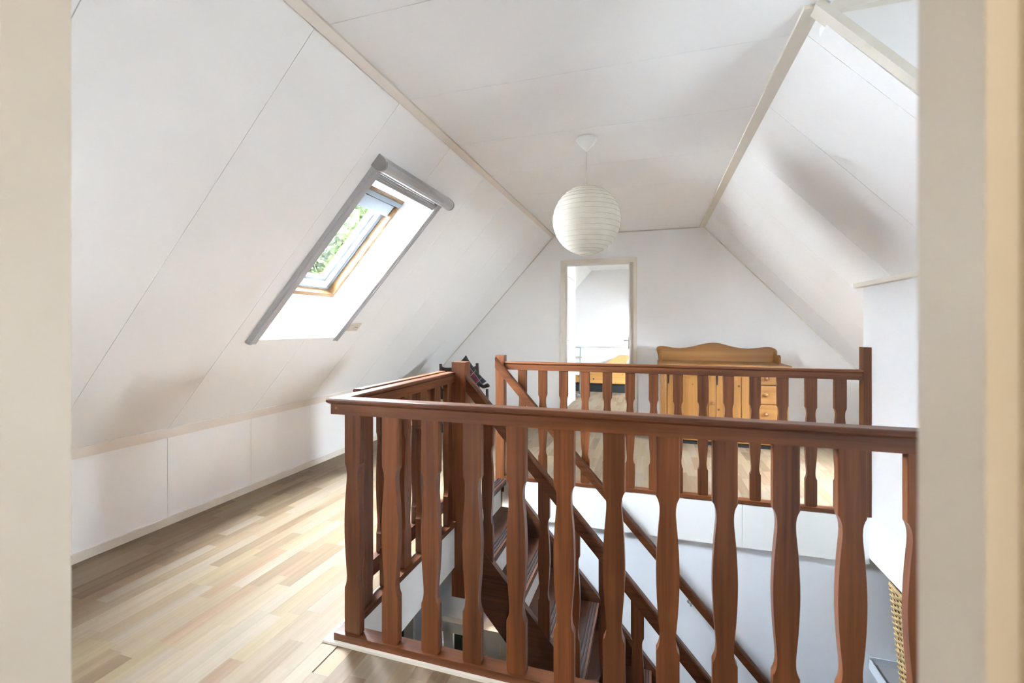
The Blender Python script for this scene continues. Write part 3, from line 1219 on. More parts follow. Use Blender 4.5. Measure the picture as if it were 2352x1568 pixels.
def bal_profile(z0, z1, c=0.435, hw=0.033):
    half = [(0.0, 0.0330), (0.03, 0.0326), (0.07, 0.0310), (0.11, 0.0285), (0.145, 0.0255), (0.168, 0.0234), (0.185, 0.0226), (0.200, 0.0232), (0.212, 0.0250), (0.221, 0.0278), (0.2265, 0.0305), (0.230, 0.0330)]
    half = [(dz, w * hw / 0.033) for dz, w in half]
    up = [(c + dz, w) for dz, w in half]
    dn = [(c - dz, w) for dz, w in half][::-1]
    pr = [(z0, hw - 0.006), (z0 + 0.008, hw)] + dn + up[1:] + [(z1, hw)]
    return pr


def baluster_bm(z0, z1, c=0.435, th=0.030, hw=0.033, shear=0.0):
    pr = bal_profile(z0, z1, c, hw)
    pts = [(w, z) for z, w in pr] + [(-w, z) for z, w in pr[::-1]]
    bm = B()
    prism(bm, pts, lambda x_, z_, t: (x_, t, z_), -th / 2, th / 2)
    es = [e for e in bm.edges if abs(e.verts[0].co.y - e.verts[1].co.y) < 1e-6]
    bmesh.ops.bevel(bm, geom=es, offset=0.0025, segments=2, affect='EDGES', profile=0.5, clamp_overlap=True)
    return bm


def cap_profile(w, z1, th=0.018, round_=0.007):
    """moulded hand rail cap, centred: list of (u, z)"""
    h = w / 2
    return [(-h + 0.010, z1 - th - 0.004), (-h + 0.004, z1 - th), (-h, z1 - th + 0.004), (-h, z1 - round_), (-h + round_ * 0.4, z1 - 0.002), (-h + round_, z1),
            (h - round_, z1), (h - round_ * 0.4, z1 - 0.002), (h, z1 - round_), (h, z1 - th + 0.004), (h - 0.004, z1 - th), (h - 0.010, z1 - th - 0.004)]


# front
fy = 1.418
fb_ = thing('balustrade', 'red hardwood balustrade in the foreground with flat shaped balusters', 'balustrade', (0, fy, 0))
bm = B()
pr = cap_profile(0.060, 0.905)
# mitred corner at the near left end
x_end = 0.72
prism(bm, pr, lambda u, z, t: ((-1.125 + u if t == 0 else x_end), fy - 0.003 + u, z), 0, 1)
obj('hand_rail', bm, 'wood_x', fb_)
bm = B()
box(bm, -1.142, x_end, fy - 0.022, fy + 0.022, 0.845, 0.886)
bev(bm, 0.002)
obj('rail_board', bm, 'wood_x', fb_)
bm = B()
box(bm, -1.128, x_end, fy - 0.024, fy + 0.032, 0.008, 0.035)
bev(bm, 0.005, seg=3)
obj('base_board', bm, 'wood_x', fb_)
bm = B()
box(bm, -1.166, x_end, fy - 0.037, fy + 0.03, 0.0, 0.009)
bev(bm, 0.003)
obj('floor_strip', bm, 'cream', fb_)
bm = B()
lathe(bm, [(0.0, 0), (0.0035, 0), (0.005, 0.001), (0.005, 0.002)], (-1.118, fy - 0.0235, 0.868), 12, 'y')
obj('screw', bm, 'knob', fb_)
front_x = [-1.054, -0.896, -0.737, -0.580, -0.424, -0.266, -0.111, 0.045, 0.200, 0.354, 0.508, 0.661]
b0 = None
for x_ in front_x:
    if b0 is None:
        b0 = obj('baluster', baluster_bm(ZB0, ZB1), 'wood_z', fb_, local=True)
        b0.location = (x_, 0, 0)
    else:
        copy_of(b0, fb_, (x_, 0, 0))

# left side
lx = -1.120
lb = thing('balustrade', 'short red hardwood balustrade running from the front corner to the newel post', 'balustrade', (lx, 1.95, 0))
bm = B()
prism(bm, pr, lambda u, z, t: (-1.125 + u, (fy - 0.003 + u if t == 0 else 2.41), z), 0, 1)
obj('hand_rail', bm, 'wood_y', lb)
bm = B()
box(bm, lx - 0.022, lx + 0.022, fy + 0.022, 2.41, 0.845, 0.886)
bev(bm, 0.002)
obj('rail_board', bm, 'wood_y', lb)
bm = B()
box(bm, lx - 0.010, lx + 0.030, fy + 0.032, 2.41, 0.008, 0.035)
bev(bm, 0.005, seg=3)
obj('base_board', bm, 'wood_y', lb)
bm = B()
box(bm, -1.166, lx + 0.022, fy + 0.03, 2.41, 0.0, 0.009)
obj('floor_strip', bm, 'cream', lb)
for k in range(6):
    copy_of(b0, lb, (0, 1.575 + k * 0.156 - 1.95, 0), math.pi / 2)
nw = (-1.118, -1.035, 2.402, 2.485)
bm = B()
box(bm, *nw, -0.406, 0.963)
bev(bm, 0.004)
obj('newel_post', bm, 'wood_z', lb)

# gate folded back against it
gx = -1.186
gt = thing('stair_gate', 'hardwood stair gate folded back against the short balustrade', 'gate', (gx, 2.0, 0.06))
bm = B()
prism(bm, cap_profile(0.045, 0.908), lambda u, z, t: (gx + u, t, z), 1.615, 2.42)
obj('hand_rail', bm, 'wood_y', gt)
bm = B()
box(bm, gx - 0.016, gx + 0.016, 1.63, 2.42, 0.845, 0.888)
obj('rail_board', bm, 'wood_y', gt)
bm = B()
box(bm, gx - 0.016, gx + 0.016, 1.63, 2.42, 0.075, 0.145)
bev(bm, 0.003)
obj('bottom_rail', bm, 'wood_y', gt)
bm = B()
box(bm, gx - 0.014, gx + 0.018, 1.63, 1.70, 0.06, 0.847)
bev(bm, 0.003)
obj('end_stile', bm, 'wood_z', gt)
gb = None
for k in range(4):
    if gb is None:
        gb = obj('baluster', baluster_bm(0.14, ZB1, 0.46, 0.026), 'wood_z', gt, local=True)
        gb.rotation_euler = (0, 0, math.pi / 2)
        gb.location = (0, 1.80 - 2.0, -0.06)
    else:
        copy_of(gb, gt, (0, 1.80 + k * 0.156 - 2.0, -0.06))
for za in (0.16, 0.70):
    bm = B()
    box(bm, gx + 0.017, gx + 0.067, 2.405, 2.42, za, za + 0.06)
    obj('hinge', bm, 'steel', gt)

# back
by = 3.312
bb = thing('balustrade', 'long red hardwood balustrade on the far side of the stairwell', 'balustrade', (0, by, 0))
bm = B()
prism(bm, cap_profile(0.055, 0.903), lambda u, z, t: (t, by + u, z), -1.087, 1.268)
obj('hand_rail', bm, 'wood_x', bb)
bm = B()
box(bm, -1.087, 1.262, by - 0.020, by + 0.020, 0.840, 0.884)
bev(bm, 0.002)
obj('rail_board', bm, 'wood_x', bb)
bm = B()
box(bm, -1.087, 1.262, by - 0.032, by + 0.026, 0.002, 0.024)
bev(bm, 0.005, seg=3)
obj('base_board', bm, 'wood_x', bb)
for k in range(14):
    copy_of(b0, bb, (-0.947 + k * 0.1598, 0, -0.010))
bm = B()
box(bm, -1.155, -1.087, 3.278, 3.346, -0.10, 0.950)
bev(bm, 0.004)
obj('newel_post', bm, 'wood_z', bb)
bm = B()
box(bm, 1.246, 1.287, 3.283, 3.347, 0.0, 1.043)
bev(bm, 0.005, seg=3)
obj('wall_post', bm, 'wood_z', bb)

# ================================================================== STAIRS
GO, RI = 0.178, 0.2
X0N = -1.07
stx = thing('staircase', 'dark hardwood staircase descending through the floor opening', 'staircase', (0, 2.85, ZL))
y_in0, y_in1 = 2.455, 3.242


def stringer(y0, y1):
    bm = B()
    top = lambda x_: -0.125 - 1.1236 * (x_ + 0.924)
    xs, xe = -1.035, 1.08
    prism(bm, [(xs, top(xs)), (xe, top(xe)), (xe + 0.12, top(xe) - 0.14), (xe + 0.12, ZL), (xe - 0.05, ZL), (xs, top(xs) - 0.345)], xz, y0, y1)
    bev(bm, 0.003)
    return bm


obj('stringer', stringer(2.418, 2.456), 'stair_x', stx)
obj('stringer', stringer(3.240, 3.278), 'stair_x', stx)
tr0 = None
for i in range(0, 13):
    xn, zt = X0N + GO * i, -RI * i
    bm = B()
    box(bm, xn - (0.085 if i == 0 else GO + 0.03), xn, y_in0 if i else 2.485, y_in1 if i else 3.278, zt - 0.038, zt - (0.0 if i else -0.001))
    bev(bm, 0.006, seg=3)
    t_ = obj('tread', bm, 'stair_y', stx)
    bm = B()
    for k in range(3):
        xa = xn - 0.016 - k * 0.018
        box(bm, xa - 0.009, xa, (y_in0 + 0.01 if i else 2.49), (y_in1 - 0.01 if i else 3.27), zt, zt + 0.004)
    obj('grip_strip', bm, 'rubber', t_)
    if i < 12:
        bm = B()
        box(bm, xn - 0.042, xn - 0.028, y_in0, y_in1, zt - RI, zt - 0.038)
        obj('riser', bm, 'fascia', stx)
# banister on the open side
hy = 2.437
sl = -1.1236
obj_pts = [(0.022, -0.050), (0.022, 0.022), (0.026, 0.030), (0.024, 0.042), (0.014, 0.050), (-0.014, 0.050), (-0.024, 0.042), (-0.026, 0.030), (-0.022, 0.022), (-0.022, -0.050)]
bm = B()
zc0 = lambda x_: 0.852 + sl * (x_ + 1.043)
cs = 1.0
prism(bm, obj_pts, lambda u, v, t: (t, hy + u, zc0(t) + v), -1.037, 1.02)
obj('hand_rail', bm, 'wood_x', stx)
sbal = None
for k in range(11):
    xb = -0.904 + k * 0.1665
    zb = -0.125 + sl * (xb + 0.924)
    if sbal is None:
        bm = baluster_bm(-0.03, 0.83, 0.405, 0.028)
        # ends cut to the pitch of the stairs
        for v in bm.verts:
            if v.co.z < 0.0 or v.co.z > 0.79:
                v.co.z += v.co.x * sl
        sbal = obj('baluster', bm, 'stair_z' if 'stair_z' in M else 'wood_z', stx, local=True)
        sbal.location = (xb, hy - 2.85, zb - ZL)
    else:
        copy_of(sbal, stx, (xb, hy - 2.85, zb - ZL))

# hand rail on the wall side
wr_ = thing('wall_handrail', 'hardwood handrail descending along the wall from the far newel post', 'handrail', (-1.1, 3.2, 0.85))
bm = B()
path = lambda x_: 0.864 + -1.10 * (x_ + 1.10)
prism(bm, [(0.020, -0.042), (0.022, 0.01), (0.026, 0.022), (0.020, 0.036), (0.010, 0.042), (-0.010, 0.042), (-0.020, 0.036), (-0.026, 0.022), (-0.022, 0.01), (-0.020, -0.042)],
      lambda u, v, t: (t, 3.222 + u, path(t) + v), -1.132, 1.15)
bev(bm, 0.004)
obj('hand_rail', bm, 'wood_x', wr_)
for x_ in (-0.55, 0.25, 0.95):
    bm = B()
    tube(bm, [(x_, 3.222, path(x_) - 0.045), (x_, 3.222, path(x_) - 0.075), (x_, 3.24, path(x_) - 0.085), (x_, 3.30, path(x_) - 0.085)], 0.006, 8)
    lathe(bm, [(0.0, 0), (0.022, 0), (0.022, 0.006)], (x_, 3.272 if x_ < -0.4 else 3.293, path(x_) - 0.085), 14, 'y')
    obj('bracket', bm, 'steel', wr_, True)
bm = B()
box(bm, -1.135, -1.105, 3.238, 3.280, 0.85, 0.885)
obj('bracket', bm, 'steel', wr_)

# ================================================================== LAMP
lp = thing('pendant_lamp', 'round white paper lantern hanging from the ceiling', 'pendant lamp', (-0.372, 2.684, 1.60))
LC = (-0.372, 2.684)
bm = B()
lathe(bm, [(0.060, ZC - 0.0005), (0.062, ZC - 0.004), (0.061, ZC - 0.010), (0.054, ZC - 0.022), (0.038, ZC - 0.042), (0.020, ZC - 0.060), (0.009, ZC - 0.070), (0.005, ZC - 0.073), (0.0035, ZC - 0.078)], (*LC, 0), 40)
obj('ceiling_rose', bm, 'white', lp, True)
bm = B()
tube(bm, [(*LC, ZC - 0.07), (*LC, 1.93)], 0.0028, 8)
obj('cord', bm, 'cordw', lp, True)
bm = B()
zs0, Rr, Rz = 1.802, 0.200, 0.203
nr_ = 18
angs = [math.asin(0.985) * (2 * i / nr_ - 1) for i in range(nr_ + 1)]
angs = [-1.36 + 2.72 * i / nr_ for i in range(nr_ + 1)]
prof = []
for i, a in enumerate(angs):
    prof.append((Rr * math.cos(a), zs0 + Rz * math.sin(a)))
    if i < nr_:
        am = (a + angs[i + 1]) / 2
        prof.append((Rr * math.cos(am) * 0.992, zs0 + Rz * math.sin(am) * 0.997))
seg = 56
rings = []
for r_, h_ in prof:
    rings.append([bm.verts.new((LC[0] + (r_ + random.uniform(-1, 1) * 0.0009) * math.cos(2 * math.pi * k / seg), LC[1] + (r_ + random.uniform(-1, 1) * 0.0009) * math.sin(2 * math.pi * k / seg), h_)) for k in range(seg)])
for i in range(len(rings) - 1):
    for k in range(seg):
        bm.faces.new((rings[i][k], rings[i][(k + 1) % seg], rings[i + 1][(k + 1) % seg], rings[i + 1][k]))
shade = obj('paper_shade', bm, 'paper', lp, True)
for i, a in enumerate(angs):
    bm = B()
    rad = 0.0011 if 0 < i < nr_ else 0.0028
    torus(bm, (*LC, zs0 + Rz * math.sin(a)), Rr * math.cos(a) + 0.0004, rad, 56, 5)
    obj('rib', bm, 'wire' if 0 < i < nr_ else 'cream', shade, True)
bm = B()
lathe(bm, [(0.012, 1.93), (0.016, 1.925), (0.016, 1.88), (0.012, 1.875)], (*LC, 0), 16)
tube(bm, [(LC[0] - 0.04, LC[1], 1.998), (LC[0] - 0.012, LC[1], 1.925), (LC[0] + 0.012, LC[1], 1.925), (LC[0] + 0.04, LC[1], 1.998)], 0.0012, 6)
obj('lamp_holder', bm, 'cordw', lp)

# fill lamp added behind the camera to brighten the near door frame
sl_ = thing('fill_lamp', 'added fill lamp, unseen in the room behind the doorway', 'ceiling lamp', (-0.1, -1.3, ZC))
bm = B()
lathe(bm, [(0.06, ZC - 0.001), (0.06, ZC - 0.02), (0.03, ZC - 0.03)], (-0.1, -1.3, 0), 24)
obj('base', bm, 'white', sl_, True)
bm = B()
lathe(bm, [(0.05, ZC - 0.03), (0.11, ZC - 0.06), (0.13, ZC - 0.11), (0.10, ZC - 0.17), (0.0, ZC - 0.19)], (-0.1, -1.3, 0), 24)
obj('glass_shade', bm, 'paper', sl_, True)
ld = bpy.data.lights.new('fill_bulb', 'POINT')
ld.energy = 12.0
ld.color = (1.0, 0.88, 0.72)
ld.shadow_soft_size = 0.05
lo = bpy.data.objects.new('fill_bulb', ld)
lo.parent = sl_
lo.location = (0, 0, -0.24)
COL.objects.link(lo)

# ================================================================== PINE DRESSER
cy0, cy1 = 4.79, 5.24
cx0, cx1 = 0.082, 1.222
ch = thing('dresser', 'honey pine dresser with a wavy upstand against the end wall', 'dresser', ((cx0 + cx1) / 2, (cy0 + cy1) / 2, 0))
bm = B()
box(bm, cx0, cx0 + 0.022, cy0 + 0.012, cy1, 0.045, 0.775)
box(bm, cx1 - 0.022, cx1, cy0 + 0.012, cy1, 0.045, 0.775)
box(bm, cx0 + 0.02, cx1 - 0.02, cy1 - 0.015, cy1, 0.045, 0.775)
box(bm, cx0 + 0.02, cx1 - 0.02, cy0 + 0.02, cy1, 0.045, 0.075)
box(bm, 0.895, 0.915, cy0 + 0.012, cy1, 0.07, 0.775)
box(bm, cx0, cx1, cy0 + 0.004, cy0 + 0.03, 0.745, 0.775)
box(bm, cx0, cx1, cy0 + 0.004, cy0 + 0.03, 0.042, 0.075)
obj('carcass', bm, 'pine_z', ch)
bm = B()
box(bm, cx0 + 0.01, cx1 - 0.01, cy0 + 0.022, cy1 - 0.02, 0.0, 0.046)
obj('gap_shade', bm, 'black', ch)  # black block stands in for the shade in the gap under the carcass
bm = B()
box(bm, cx0 - 0.026, cx1 + 0.026, cy0 - 0.024, cy1 + 0.004, 0.775, 0.800)
bev(bm, 0.008, seg=3)
obj('top', bm, 'pine_x', ch)
# wavy upstand
yb2 = cy1 - 0.022
wv = [(0.072, 0.800), (0.066, 0.86), (0.050, 0.905), (0.048, 0.93), (0.058, 0.947), (0.080, 0.957), (0.115, 0.958), (0.16, 0.952), (0.22, 0.941), (0.28, 0.937), (0.35, 0.942), (0.42, 0.955), (0.49, 0.974), (0.55, 0.989), (0.605, 0.997), (0.645, 0.998), (0.69, 0.993), (0.75, 0.977), (0.82, 0.957), (0.89, 0.944), (0.96, 0.940), (1.03, 0.945), (1.09, 0.955), (1.14, 0.961), (1.18, 0.957), (1.212, 0.942), (1.232, 0.92), (1.232, 0.80)]
bm = B()
prism(bm, wv, xz, yb2, yb2 + 0.02)
bev(bm, 0.003, ang=0.9)
obj('upstand', bm, 'pine_x', ch)
for xa in (0.080, 1.196):
    bm = B()
    pts = [(yb2, 0.800), (yb2, 0.915), (yb2 - 0.02, 0.893), (yb2 - 0.05, 0.872), (yb2 - 0.085, 0.862), (yb2 - 0.11, 0.866), (yb2 - 0.135, 0.882), (yb2 - 0.165, 0.888), (yb2 - 0.192, 0.878), (yb2 - 0.20, 0.862), (yb2 - 0.196, 0.83), (yb2 - 0.188, 0.80)]
    prism(bm, pts, lambda u, v, t: (t, u, v), xa, xa + 0.020)
    obj('bracket', bm, 'pine_y', ch)
# fluted pilasters
for xa, xb in ((cx0, cx0 + 0.062), (cx1 - 0.05, cx1)):
    bm = B()
    box(bm, xa, xb, cy0, cy0 + 0.02, 0.075, 0.745)
    n_ = 4
    for k in range(n_):
        u = xa + 0.010 + (xb - xa - 0.02) * (k + 0.5) / n_
        tube(bm, [(u, cy0, 0.10), (u, cy0, 0.70)], 0.0042, 6)
    box(bm, xa - 0.002, xb + 0.002, cy0 - 0.006, cy0 + 0.01, 0.712, 0.745)
    box(bm, xa - 0.002, xb + 0.002, cy0 - 0.006, cy0 + 0.01, 0.075, 0.115)
    obj('pilaster', bm, 'pine_z', ch)


def panel_door(x0, x1, knob_x):
    bm = B()
    z0, z1 = 0.079, 0.741
    f = 0.062
    box(bm, x0, x0 + f, cy0 + 0.002, cy0 + 0.022, z0, z1)
    box(bm, x1 - f, x1, cy0 + 0.002, cy0 + 0.022, z0, z1)
    box(bm, x0 + f, x1 - f, cy0 + 0.002, cy0 + 0.022, z1 - f, z1)
    box(bm, x0 + f, x1 - f, cy0 + 0.002, cy0 + 0.022, z0, z0 + f)
    bev(bm, 0.003)
    d_ = obj('door', bm, 'pine_z', ch)
    bm = B()
    v = box(bm, x0 + f - 0.004, x1 - f + 0.004, cy0 + 0.012, cy0 + 0.02, z0 + f - 0.004, z1 - f + 0.004)
    box(bm, x0 + f + 0.03, x1 - f - 0.03, cy0 + 0.006, cy0 + 0.014, z0 + f + 0.03, z1 - f - 0.03)
    bev(bm, 0.004)
    obj('panel', bm, 'pine_z', d_)
    if knob_x:
        bm = B()
        lathe(bm, [(0.008, 0.0), (0.007, -0.010), (0.011, -0.014), (0.0165, -0.020), (0.017, -0.027), (0.012, -0.033), (0.0, -0.035)], (knob_x, cy0 + 0.002, 0.4225), 18, 'y')
        obj('knob', bm, 'knob', d_, True)
    bm = B()
    box(bm, x0 + 0.004, x0 + 0.016, cy0 - 0.003, cy0 + 0.003, 0.60, 0.69)
    obj('hinge', bm, 'black', d_)


panel_door(0.150, 0.598, 0.570)
panel_door(0.602, 0.893, None)
zs = [0.741, 0.611, 0.430, 0.250, 0.079]
for k in range(4):
    bm = B()
    box(bm, 0.918, 1.170, cy0 + 0.001, cy0 + 0.02, zs[k + 1] + 0.004, zs[k] - 0.003)
    bev(bm, 0.004)
    dr = obj('drawer', bm, 'pine_x', ch)
    bm = B()
    zz = (zs[k] + zs[k + 1]) / 2
    lathe(bm, [(0.008, 0.0), (0.007, -0.010), (0.011, -0.014), (0.0165, -0.020), (0.017, -0.027), (0.012, -0.033), (0.0, -0.035)], (1.035, cy0 + 0.001, zz), 18, 'y')
    obj('knob', bm, 'knob', dr, True)

# ================================================================== CHAIR AND CUSHION
P1 = Vector((-2.243, 4.55, 0))
P2 = Vector((-1.893, 4.78, 0))
ax_ = (P2 - P1).normalized()
rz = math.atan2(ax_.y, ax_.x)
cw = (P2 - P1).length
chair = thing('armchair', 'low dark wood armchair in the corner behind the newel post', 'chair', P1, rz)


def lpart(name, bm, mat, parent, smooth=False):
    return obj(name, bm, mat, parent, smooth, local=True)


# local x along the back, local -y forwards
for x_ in (0.0, cw):
    bm = B()
    tube(bm, [(x_, -0.03, 0.0), (x_, -0.01, 0.30), (x_, 0.02, 0.55), (x_, 0.06, 0.748)], [0.018, 0.020, 0.020, 0.017], 8)
    lpart('leg', bm, 'chair', chair)
for x_ in (0.0, cw):
    bm = B()
    tube(bm, [(x_, -0.46, 0.0), (x_, -0.46, 0.30), (x_, -0.46, 0.52)], [0.017, 0.019, 0.015], 8)
    lpart('leg', bm, 'chair', chair)
bm = B()
pts = [(0.0, 0.725), (0.03, 0.712), (0.06, 0.706), (cw / 2, 0.704), (cw - 0.06, 0.706), (cw - 0.03, 0.712), (cw, 0.725), (cw, 0.635), (0, 0.635)]
prism(bm, pts, lambda u, v, t: (u, t + (v - 0.55) * 0.2, v), 0.005, 0.03)
lpart('top_rail', bm, 'chair', chair)
bm = B()
prism(bm, [(0, 0.45), (cw, 0.45), (cw, 0.50), (0, 0.50)], lambda u, v, t: (u, t + (v - 0.55) * 0.14, v), 0.008, 0.028)
lpart('back_slat', bm, 'chair', chair)
for x_ in (0.0, cw):
    bm = B()
    pth = [(x_, 0.015, 0.545), (x_, -0.06, 0.535), (x_, -0.16, 0.520), (x_, -0.28, 0.520), (x_, -0.38, 0.538), (x_, -0.46, 0.560), (x_, -0.52, 0.560)]
    tube(bm, pth, [0.014, 0.017, 0.019, 0.020, 0.021, 0.022, 0.015], 8)
    lpart('armrest', bm, 'chair', chair, True)
bm = B()
box(bm, -0.01, cw + 0.01, -0.48, -0.01, 0.335, 0.365)
bev(bm, 0.010, seg=3)
lpart('seat', bm, 'seat', chair)
bm = B()
for y_ in (-0.46, -0.02):
    box(bm, 0, cw, y_ - 0.012, y_ + 0.012, 0.285, 0.335)
for x_ in (0, cw):
    box(bm, x_ - 0.012, x_ + 0.012, -0.46, -0.02, 0.285, 0.335)
    box(bm, x_ - 0.008, x_ + 0.008, -0.46, -0.02, 0.12, 0.145)
lpart('seat_frame', bm, 'chair', chair)

cush = thing('cushion', 'dark plaid cushion standing on its corner in the armchair', 'cushion', (0, 0, 0), rz)
bm = B()
S = 0.19
n_ = 14
grid = {}
for side in (1, -1):
    for i in range(n_ + 1):
        for j in range(n_ + 1):
            u, v = -1 + 2 * i / n_, -1 + 2 * j / n_
            if side == -1 and (i in (0, n_) or j in (0, n_)):
                grid[(side, i, j)] = grid[(1, i, j)]
                continue
            t_ = max(0, (1 - u ** 2) * (1 - v ** 2)) ** 0.42 * 0.075
            pin = 1 - 0.07 * (1 - abs(u)) * abs(v) ** 3 - 0.07 * (1 - abs(v)) * abs(u) ** 3
            fx = u * S * (1 - 0.09 * (1 - v * v) * abs(u))
            fz = v * S * (1 - 0.09 * (1 - u * u) * abs(v))
            grid[(side, i, j)] = bm.verts.new((fx, side * t_, fz))
for side in (1, -1):
    for i in range(n_):
        for j in range(n_):
            bm.faces.new((grid[(side, i, j)], grid[(side, i + 1, j)], grid[(side, i + 1, j + 1)], grid[(side, i, j + 1)]))
cover = lpart('cover', bm, 'plaid', cush, True)
cover.rotation_euler = (math.radians(-14), math.radians(52), 0)
cf = Vector((math.sin(rz), -math.cos(rz), 0))
cush.location = P1 + ax_ * (cw * 0.56) + cf * 0.13 + Vector((0, 0, 0.59))

# ================================================================== BEDROOM FURNITURE
bed = thing('bed', 'pine bed on a dark base seen through the far doorway', 'bed', (-1.3, 8.55, 0))
bm = B()
box(bm, -2.4, -0.452, 8.145, 8.95, 0.0, 0.158)
obj('base', bm, 'charcoal', bed)
bm = B()
prism(bm, [(-2.4, 0.158), (-0.435, 0.158), (-0.435, 0.40), (-0.93, 0.395), (-1.06, 0.335), (-1.15, 0.29), (-2.4, 0.285)], xz, 8.13, 8.155)
obj('side_board', bm, 'opine_x', bed)
bm = B()
box(bm, -2.38, -0.46, 8.155, 8.93, 0.158, 0.30)
obj('mattress', bm, 'mattress', bed)
bm = B()
cube8(bm, [(-0.86, 8.20, 0.445), (-0.47, 8.20, 0.445), (-0.405, 8.92, 0.60), (-0.60, 8.92, 0.60), (-0.86, 8.20, 0.470), (-0.47, 8.20, 0.470), (-0.405, 8.92, 0.625), (-0.60, 8.92, 0.625)])
obj('raised_lid', bm, 'opine_y', bed)
bm = B()
box(bm, -0.46, -0.435, 8.155, 8.93, 0.158, 0.445)
obj('end_board', bm, 'opine_y', bed)
bm = B()
lathe(bm, [(0.012, 0), (0.012, -0.015), (0.008, -0.02), (0, -0.02)], (-1.0, 8.13, 0.235), 12, 'y')
obj('knob', bm, 'charcoal', bed)

sd = thing('metal_stand', 'pale blue metal stand with a crossbar inside the bright bedroom', 'stand', (-1.165, 7.62, 0))
bm = B()
tube(bm, [(-1.165, 7.62, 0.02), (-1.160, 7.62, 0.5), (-1.155, 7.62, 0.82)], [0.014, 0.013, 0.010], 10)
obj('pole', bm, 'paleblue', sd, True)
bm = B()
tube(bm, [(-1.32, 7.62, 0.822), (-1.105, 7.62, 0.826)], 0.009, 8)
obj('crossbar', bm, 'paleblue', sd, True)
bm = B()
box(bm, -1.34, -1.13, 7.60, 7.64, 0.635, 0.665)
obj('shelf_bar', bm, 'cream', sd)
bm = B()
box(bm, -1.34, -1.05, 7.59, 7.65, 0.0, 0.03)
box(bm, -1.19, -1.14, 7.45, 7.80, 0.0, 0.03)
obj('foot', bm, 'paleblue', sd)

# ================================================================== THINGS BELOW THE STAIRS
cb = thing('cabinet', 'tall grey topped cabinet at the foot of the stairwell', 'cabinet', (1.75, 2.95, ZL))
bm = B()
box(bm, 1.315, 2.15, 2.60, 3.29, ZL, -0.93)
obj('body', bm, 'stonegrey', cb)
bm = B()
box(bm, 1.285, 2.17, 2.58, 3.295, -0.93, -0.90)
bev(bm, 0.004)
obj('top', bm, 'stonegrey', cb)
bm = B()
box(bm, 1.277, 1.286, 2.58, 3.295, -0.935, -0.875)
box(bm, 1.277, 2.17, 3.286, 3.295, -0.90, -0.86)
obj('edging', bm, 'greyblue', cb)

bk = thing('wicker_basket', 'tall tapering wicker basket half hidden below the boxed-in wall', 'basket', (1.55, 2.845, -0.90))
bcx, bcy = 1.55, 2.845
hx_t, hy_t, hx_b, hy_b = 0.255, 0.255, 0.215, 0.215
zb0, zb1 = -0.895, -0.285


def rr_point(u, hx, hy, r=0.025):
    """point on a rounded rectangle, u in 0..1"""
    P = []
    segs = [((hx, -hy + r), (hx, hy - r)), ((hx - r, hy), (-hx + r, hy)), ((-hx, hy - r), (-hx, -hy + r)), ((-hx + r, -hy), (hx - r, -hy))]
    cs_ = [(hx - r, hy - r, 0), (-hx + r, hy - r, 90), (-hx + r, -hy + r, 180), (hx - r, -hy + r, 270)]
    L = [math.dist(*s) for s in segs]
    A = math.pi / 2 * r
    tot = sum(L) + 4 * A
    d = (u % 1.0) * tot
    for i in range(4):
        if d <= L[i]:
            k = d / L[i]
            a, b = segs[i]
            n = (b[1] - a[1], -(b[0] - a[0]))
            ln = math.hypot(*n)
            return a[0] + (b[0] - a[0]) * k, a[1] + (b[1] - a[1]) * k, n[0] / ln, n[1] / ln
        d -= L[i]
        if d <= A:
            t_ = math.radians(cs_[i][2]) + d / r
            return cs_[i][0] + r * math.cos(t_), cs_[i][1] + r * math.sin(t_), math.cos(t_), math.sin(t_)
        d -= A
    return segs[0][0][0], segs[0][0][1], 1, 0


bm = B()
rows, stakes = 40, 52
for r_ in range(rows):
    f = (r_ + 0.5) / rows
    z = zb0 + (zb1 - 0.015 - zb0) * f
    hx, hy = hx_b + (hx_t - hx_b) * f, hy_b + (hy_t - hy_b) * f
    nseg = stakes * 3
    ringv = []
    for k in range(nseg):
        u = k / nseg
        px_, py_, nx_, ny_ = rr_point(u, hx, hy)
        w = 0.006 * math.cos(2 * math.pi * u * stakes / 2 + math.pi * (r_ % 2)) + random.uniform(-1, 1) * 0.0012
        zz = z + random.uniform(-1, 1) * 0.0012
        c = (bcx + px_ + nx_ * w, bcy + py_ + ny_ * w)
        h_ = 0.0062
        ringv.append([bm.verts.new((c[0] + nx_ * 0.004, c[1] + ny_ * 0.004, zz)), bm.verts.new((c[0], c[1], zz + h_)), bm.verts.new((c[0] - nx_ * 0.004, c[1] - ny_ * 0.004, zz)), bm.verts.new((c[0], c[1], zz - h_))])
    for k in range(nseg):
        a, b = ringv[k], ringv[(k + 1) % nseg]
        for j in range(4):
            bm.faces.new((a[j], a[(j + 1) % 4], b[(j + 1) % 4], b[j]))
wv_ = obj('weave', bm, 'wicker', bk, True)
wv_['kind'] = 'stuff'
bm = B()
for k in range(stakes):
    a = rr_point((k + 0.25) / stakes, hx_b, hy_b)
    b = rr_point((k + 0.25) / stakes, hx_t, hy_t)
    tube(bm, [(bcx + a[0], bcy + a[1], zb0), (bcx + b[0], bcy + b[1], zb1 - 0.01)], 0.0035, 5)
so_ = obj('stakes', bm, 'wicker', bk)
so_['kind'] = 'stuff'
bm = B()
pth = []
for k in range(80):
    p = rr_point(k / 80, hx_t, hy_t)
    pth.append((bcx + p[0], bcy + p[1], zb1 - 0.008))
tube(bm, pth + [pth[0]], 0.011, 8)
obj('rim', bm, 'wicker', bk, True)
bm = B()
box(bm, bcx - hx_b * .97, bcx + hx_b * .97, bcy - hy_b * .97, bcy + hy_b * .97, -0.899, -0.885)
obj('bottom', bm, 'wicker', bk)

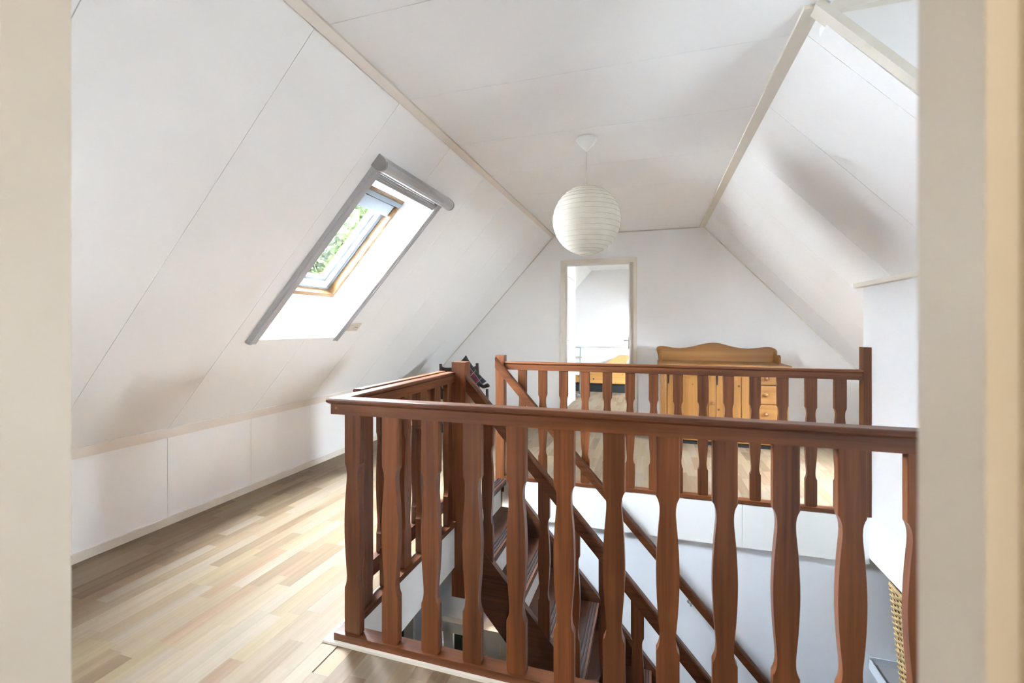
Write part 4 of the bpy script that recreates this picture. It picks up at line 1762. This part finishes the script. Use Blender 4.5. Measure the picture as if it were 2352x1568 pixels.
# ================================================================== TREE OUTSIDE
tree = thing('tree', 'leafy green tree outside the skylight', 'tree', (-6.9, 7.9, -5.5))
bm = B()
tube(bm, [(-6.9, 7.9, -5.5), (-6.85, 7.95, -3.5), (-6.95, 8.0, -1.0), (-6.9, 8.0, 1.0), (-6.8, 8.1, 3.0)], [0.22, 0.18, 0.15, 0.11, 0.05], 10)
for k in range(9):
    a = k * 2.4
    z = -1.0 + k * 0.45
    tube(bm, [(-6.92, 8.0, z), (-6.92 + math.cos(a) * 0.9, 8 + math.sin(a) * 0.9, z + 0.7), (-6.92 + math.cos(a) * 1.7, 8 + math.sin(a) * 1.7, z + 1.0)], [0.06, 0.04, 0.015], 6)
obj('trunk', bm, 'bark', tree)
bm = B()
rng = random.Random(5)
for k in range(20000):
    while True:
        p = Vector((rng.uniform(-1, 1), rng.uniform(-1, 1), rng.uniform(-1, 1)))
        if 0.25 < p.length < 1: break
    c = Vector((-6.9, 8.0, 2.1)) + Vector((p.x * 2.5, p.y * 2.7, p.z * 2.9))
    d = Vector((rng.uniform(-1, 1), rng.uniform(-1, 1), rng.uniform(-1, 0.6))).normalized()
    e = d.cross(Vector((rng.uniform(-1, 1), rng.uniform(-1, 1), rng.uniform(-1, 1)))).normalized()
    L, w = rng.uniform(0.13, 0.21), rng.uniform(0.05, 0.08)
    nn = d.cross(e) * 0.012
    v = [bm.verts.new(c), bm.verts.new(c + d * L * 0.45 + e * w + nn), bm.verts.new(c + d * L), bm.verts.new(c + d * L * 0.45 - e * w + nn)]
    bm.faces.new(v)
crown = obj('crown', bm, 'leaf', tree)
crown['kind'] = 'stuff'

# tree added out of view, thinned to block part of the skylight's light
shade_tree = thing('tree', 'added sparse tree, unseen, dimming the light into the skylight', 'tree', (-7.6, 2.2, -5.5))
c = bpy.data.objects['trunk'].copy()
COL.objects.link(c)
c.parent = shade_tree
bm = B()
for k in range(2600):
    while True:
        p = Vector((rng.uniform(-1, 1), rng.uniform(-1, 1), rng.uniform(-1, 1)))
        if 0.25 < p.length < 1: break
    c = Vector((-7.6, 2.3, 2.0)) + Vector((p.x * 2.5, p.y * 2.7, p.z * 2.9))
    d = Vector((rng.uniform(-1, 1), rng.uniform(-1, 1), rng.uniform(-1, 0.6))).normalized()
    e = d.cross(Vector((rng.uniform(-1, 1), rng.uniform(-1, 1), rng.uniform(-1, 1)))).normalized()
    L, w = rng.uniform(0.13, 0.21), rng.uniform(0.05, 0.08)
    nn = d.cross(e) * 0.012
    v = [bm.verts.new(c), bm.verts.new(c + d * L * 0.45 + e * w + nn), bm.verts.new(c + d * L), bm.verts.new(c + d * L * 0.45 - e * w + nn)]
    bm.faces.new(v)
shade_crown = obj('crown', bm, 'leaf', shade_tree)
shade_crown['kind'] = 'stuff'
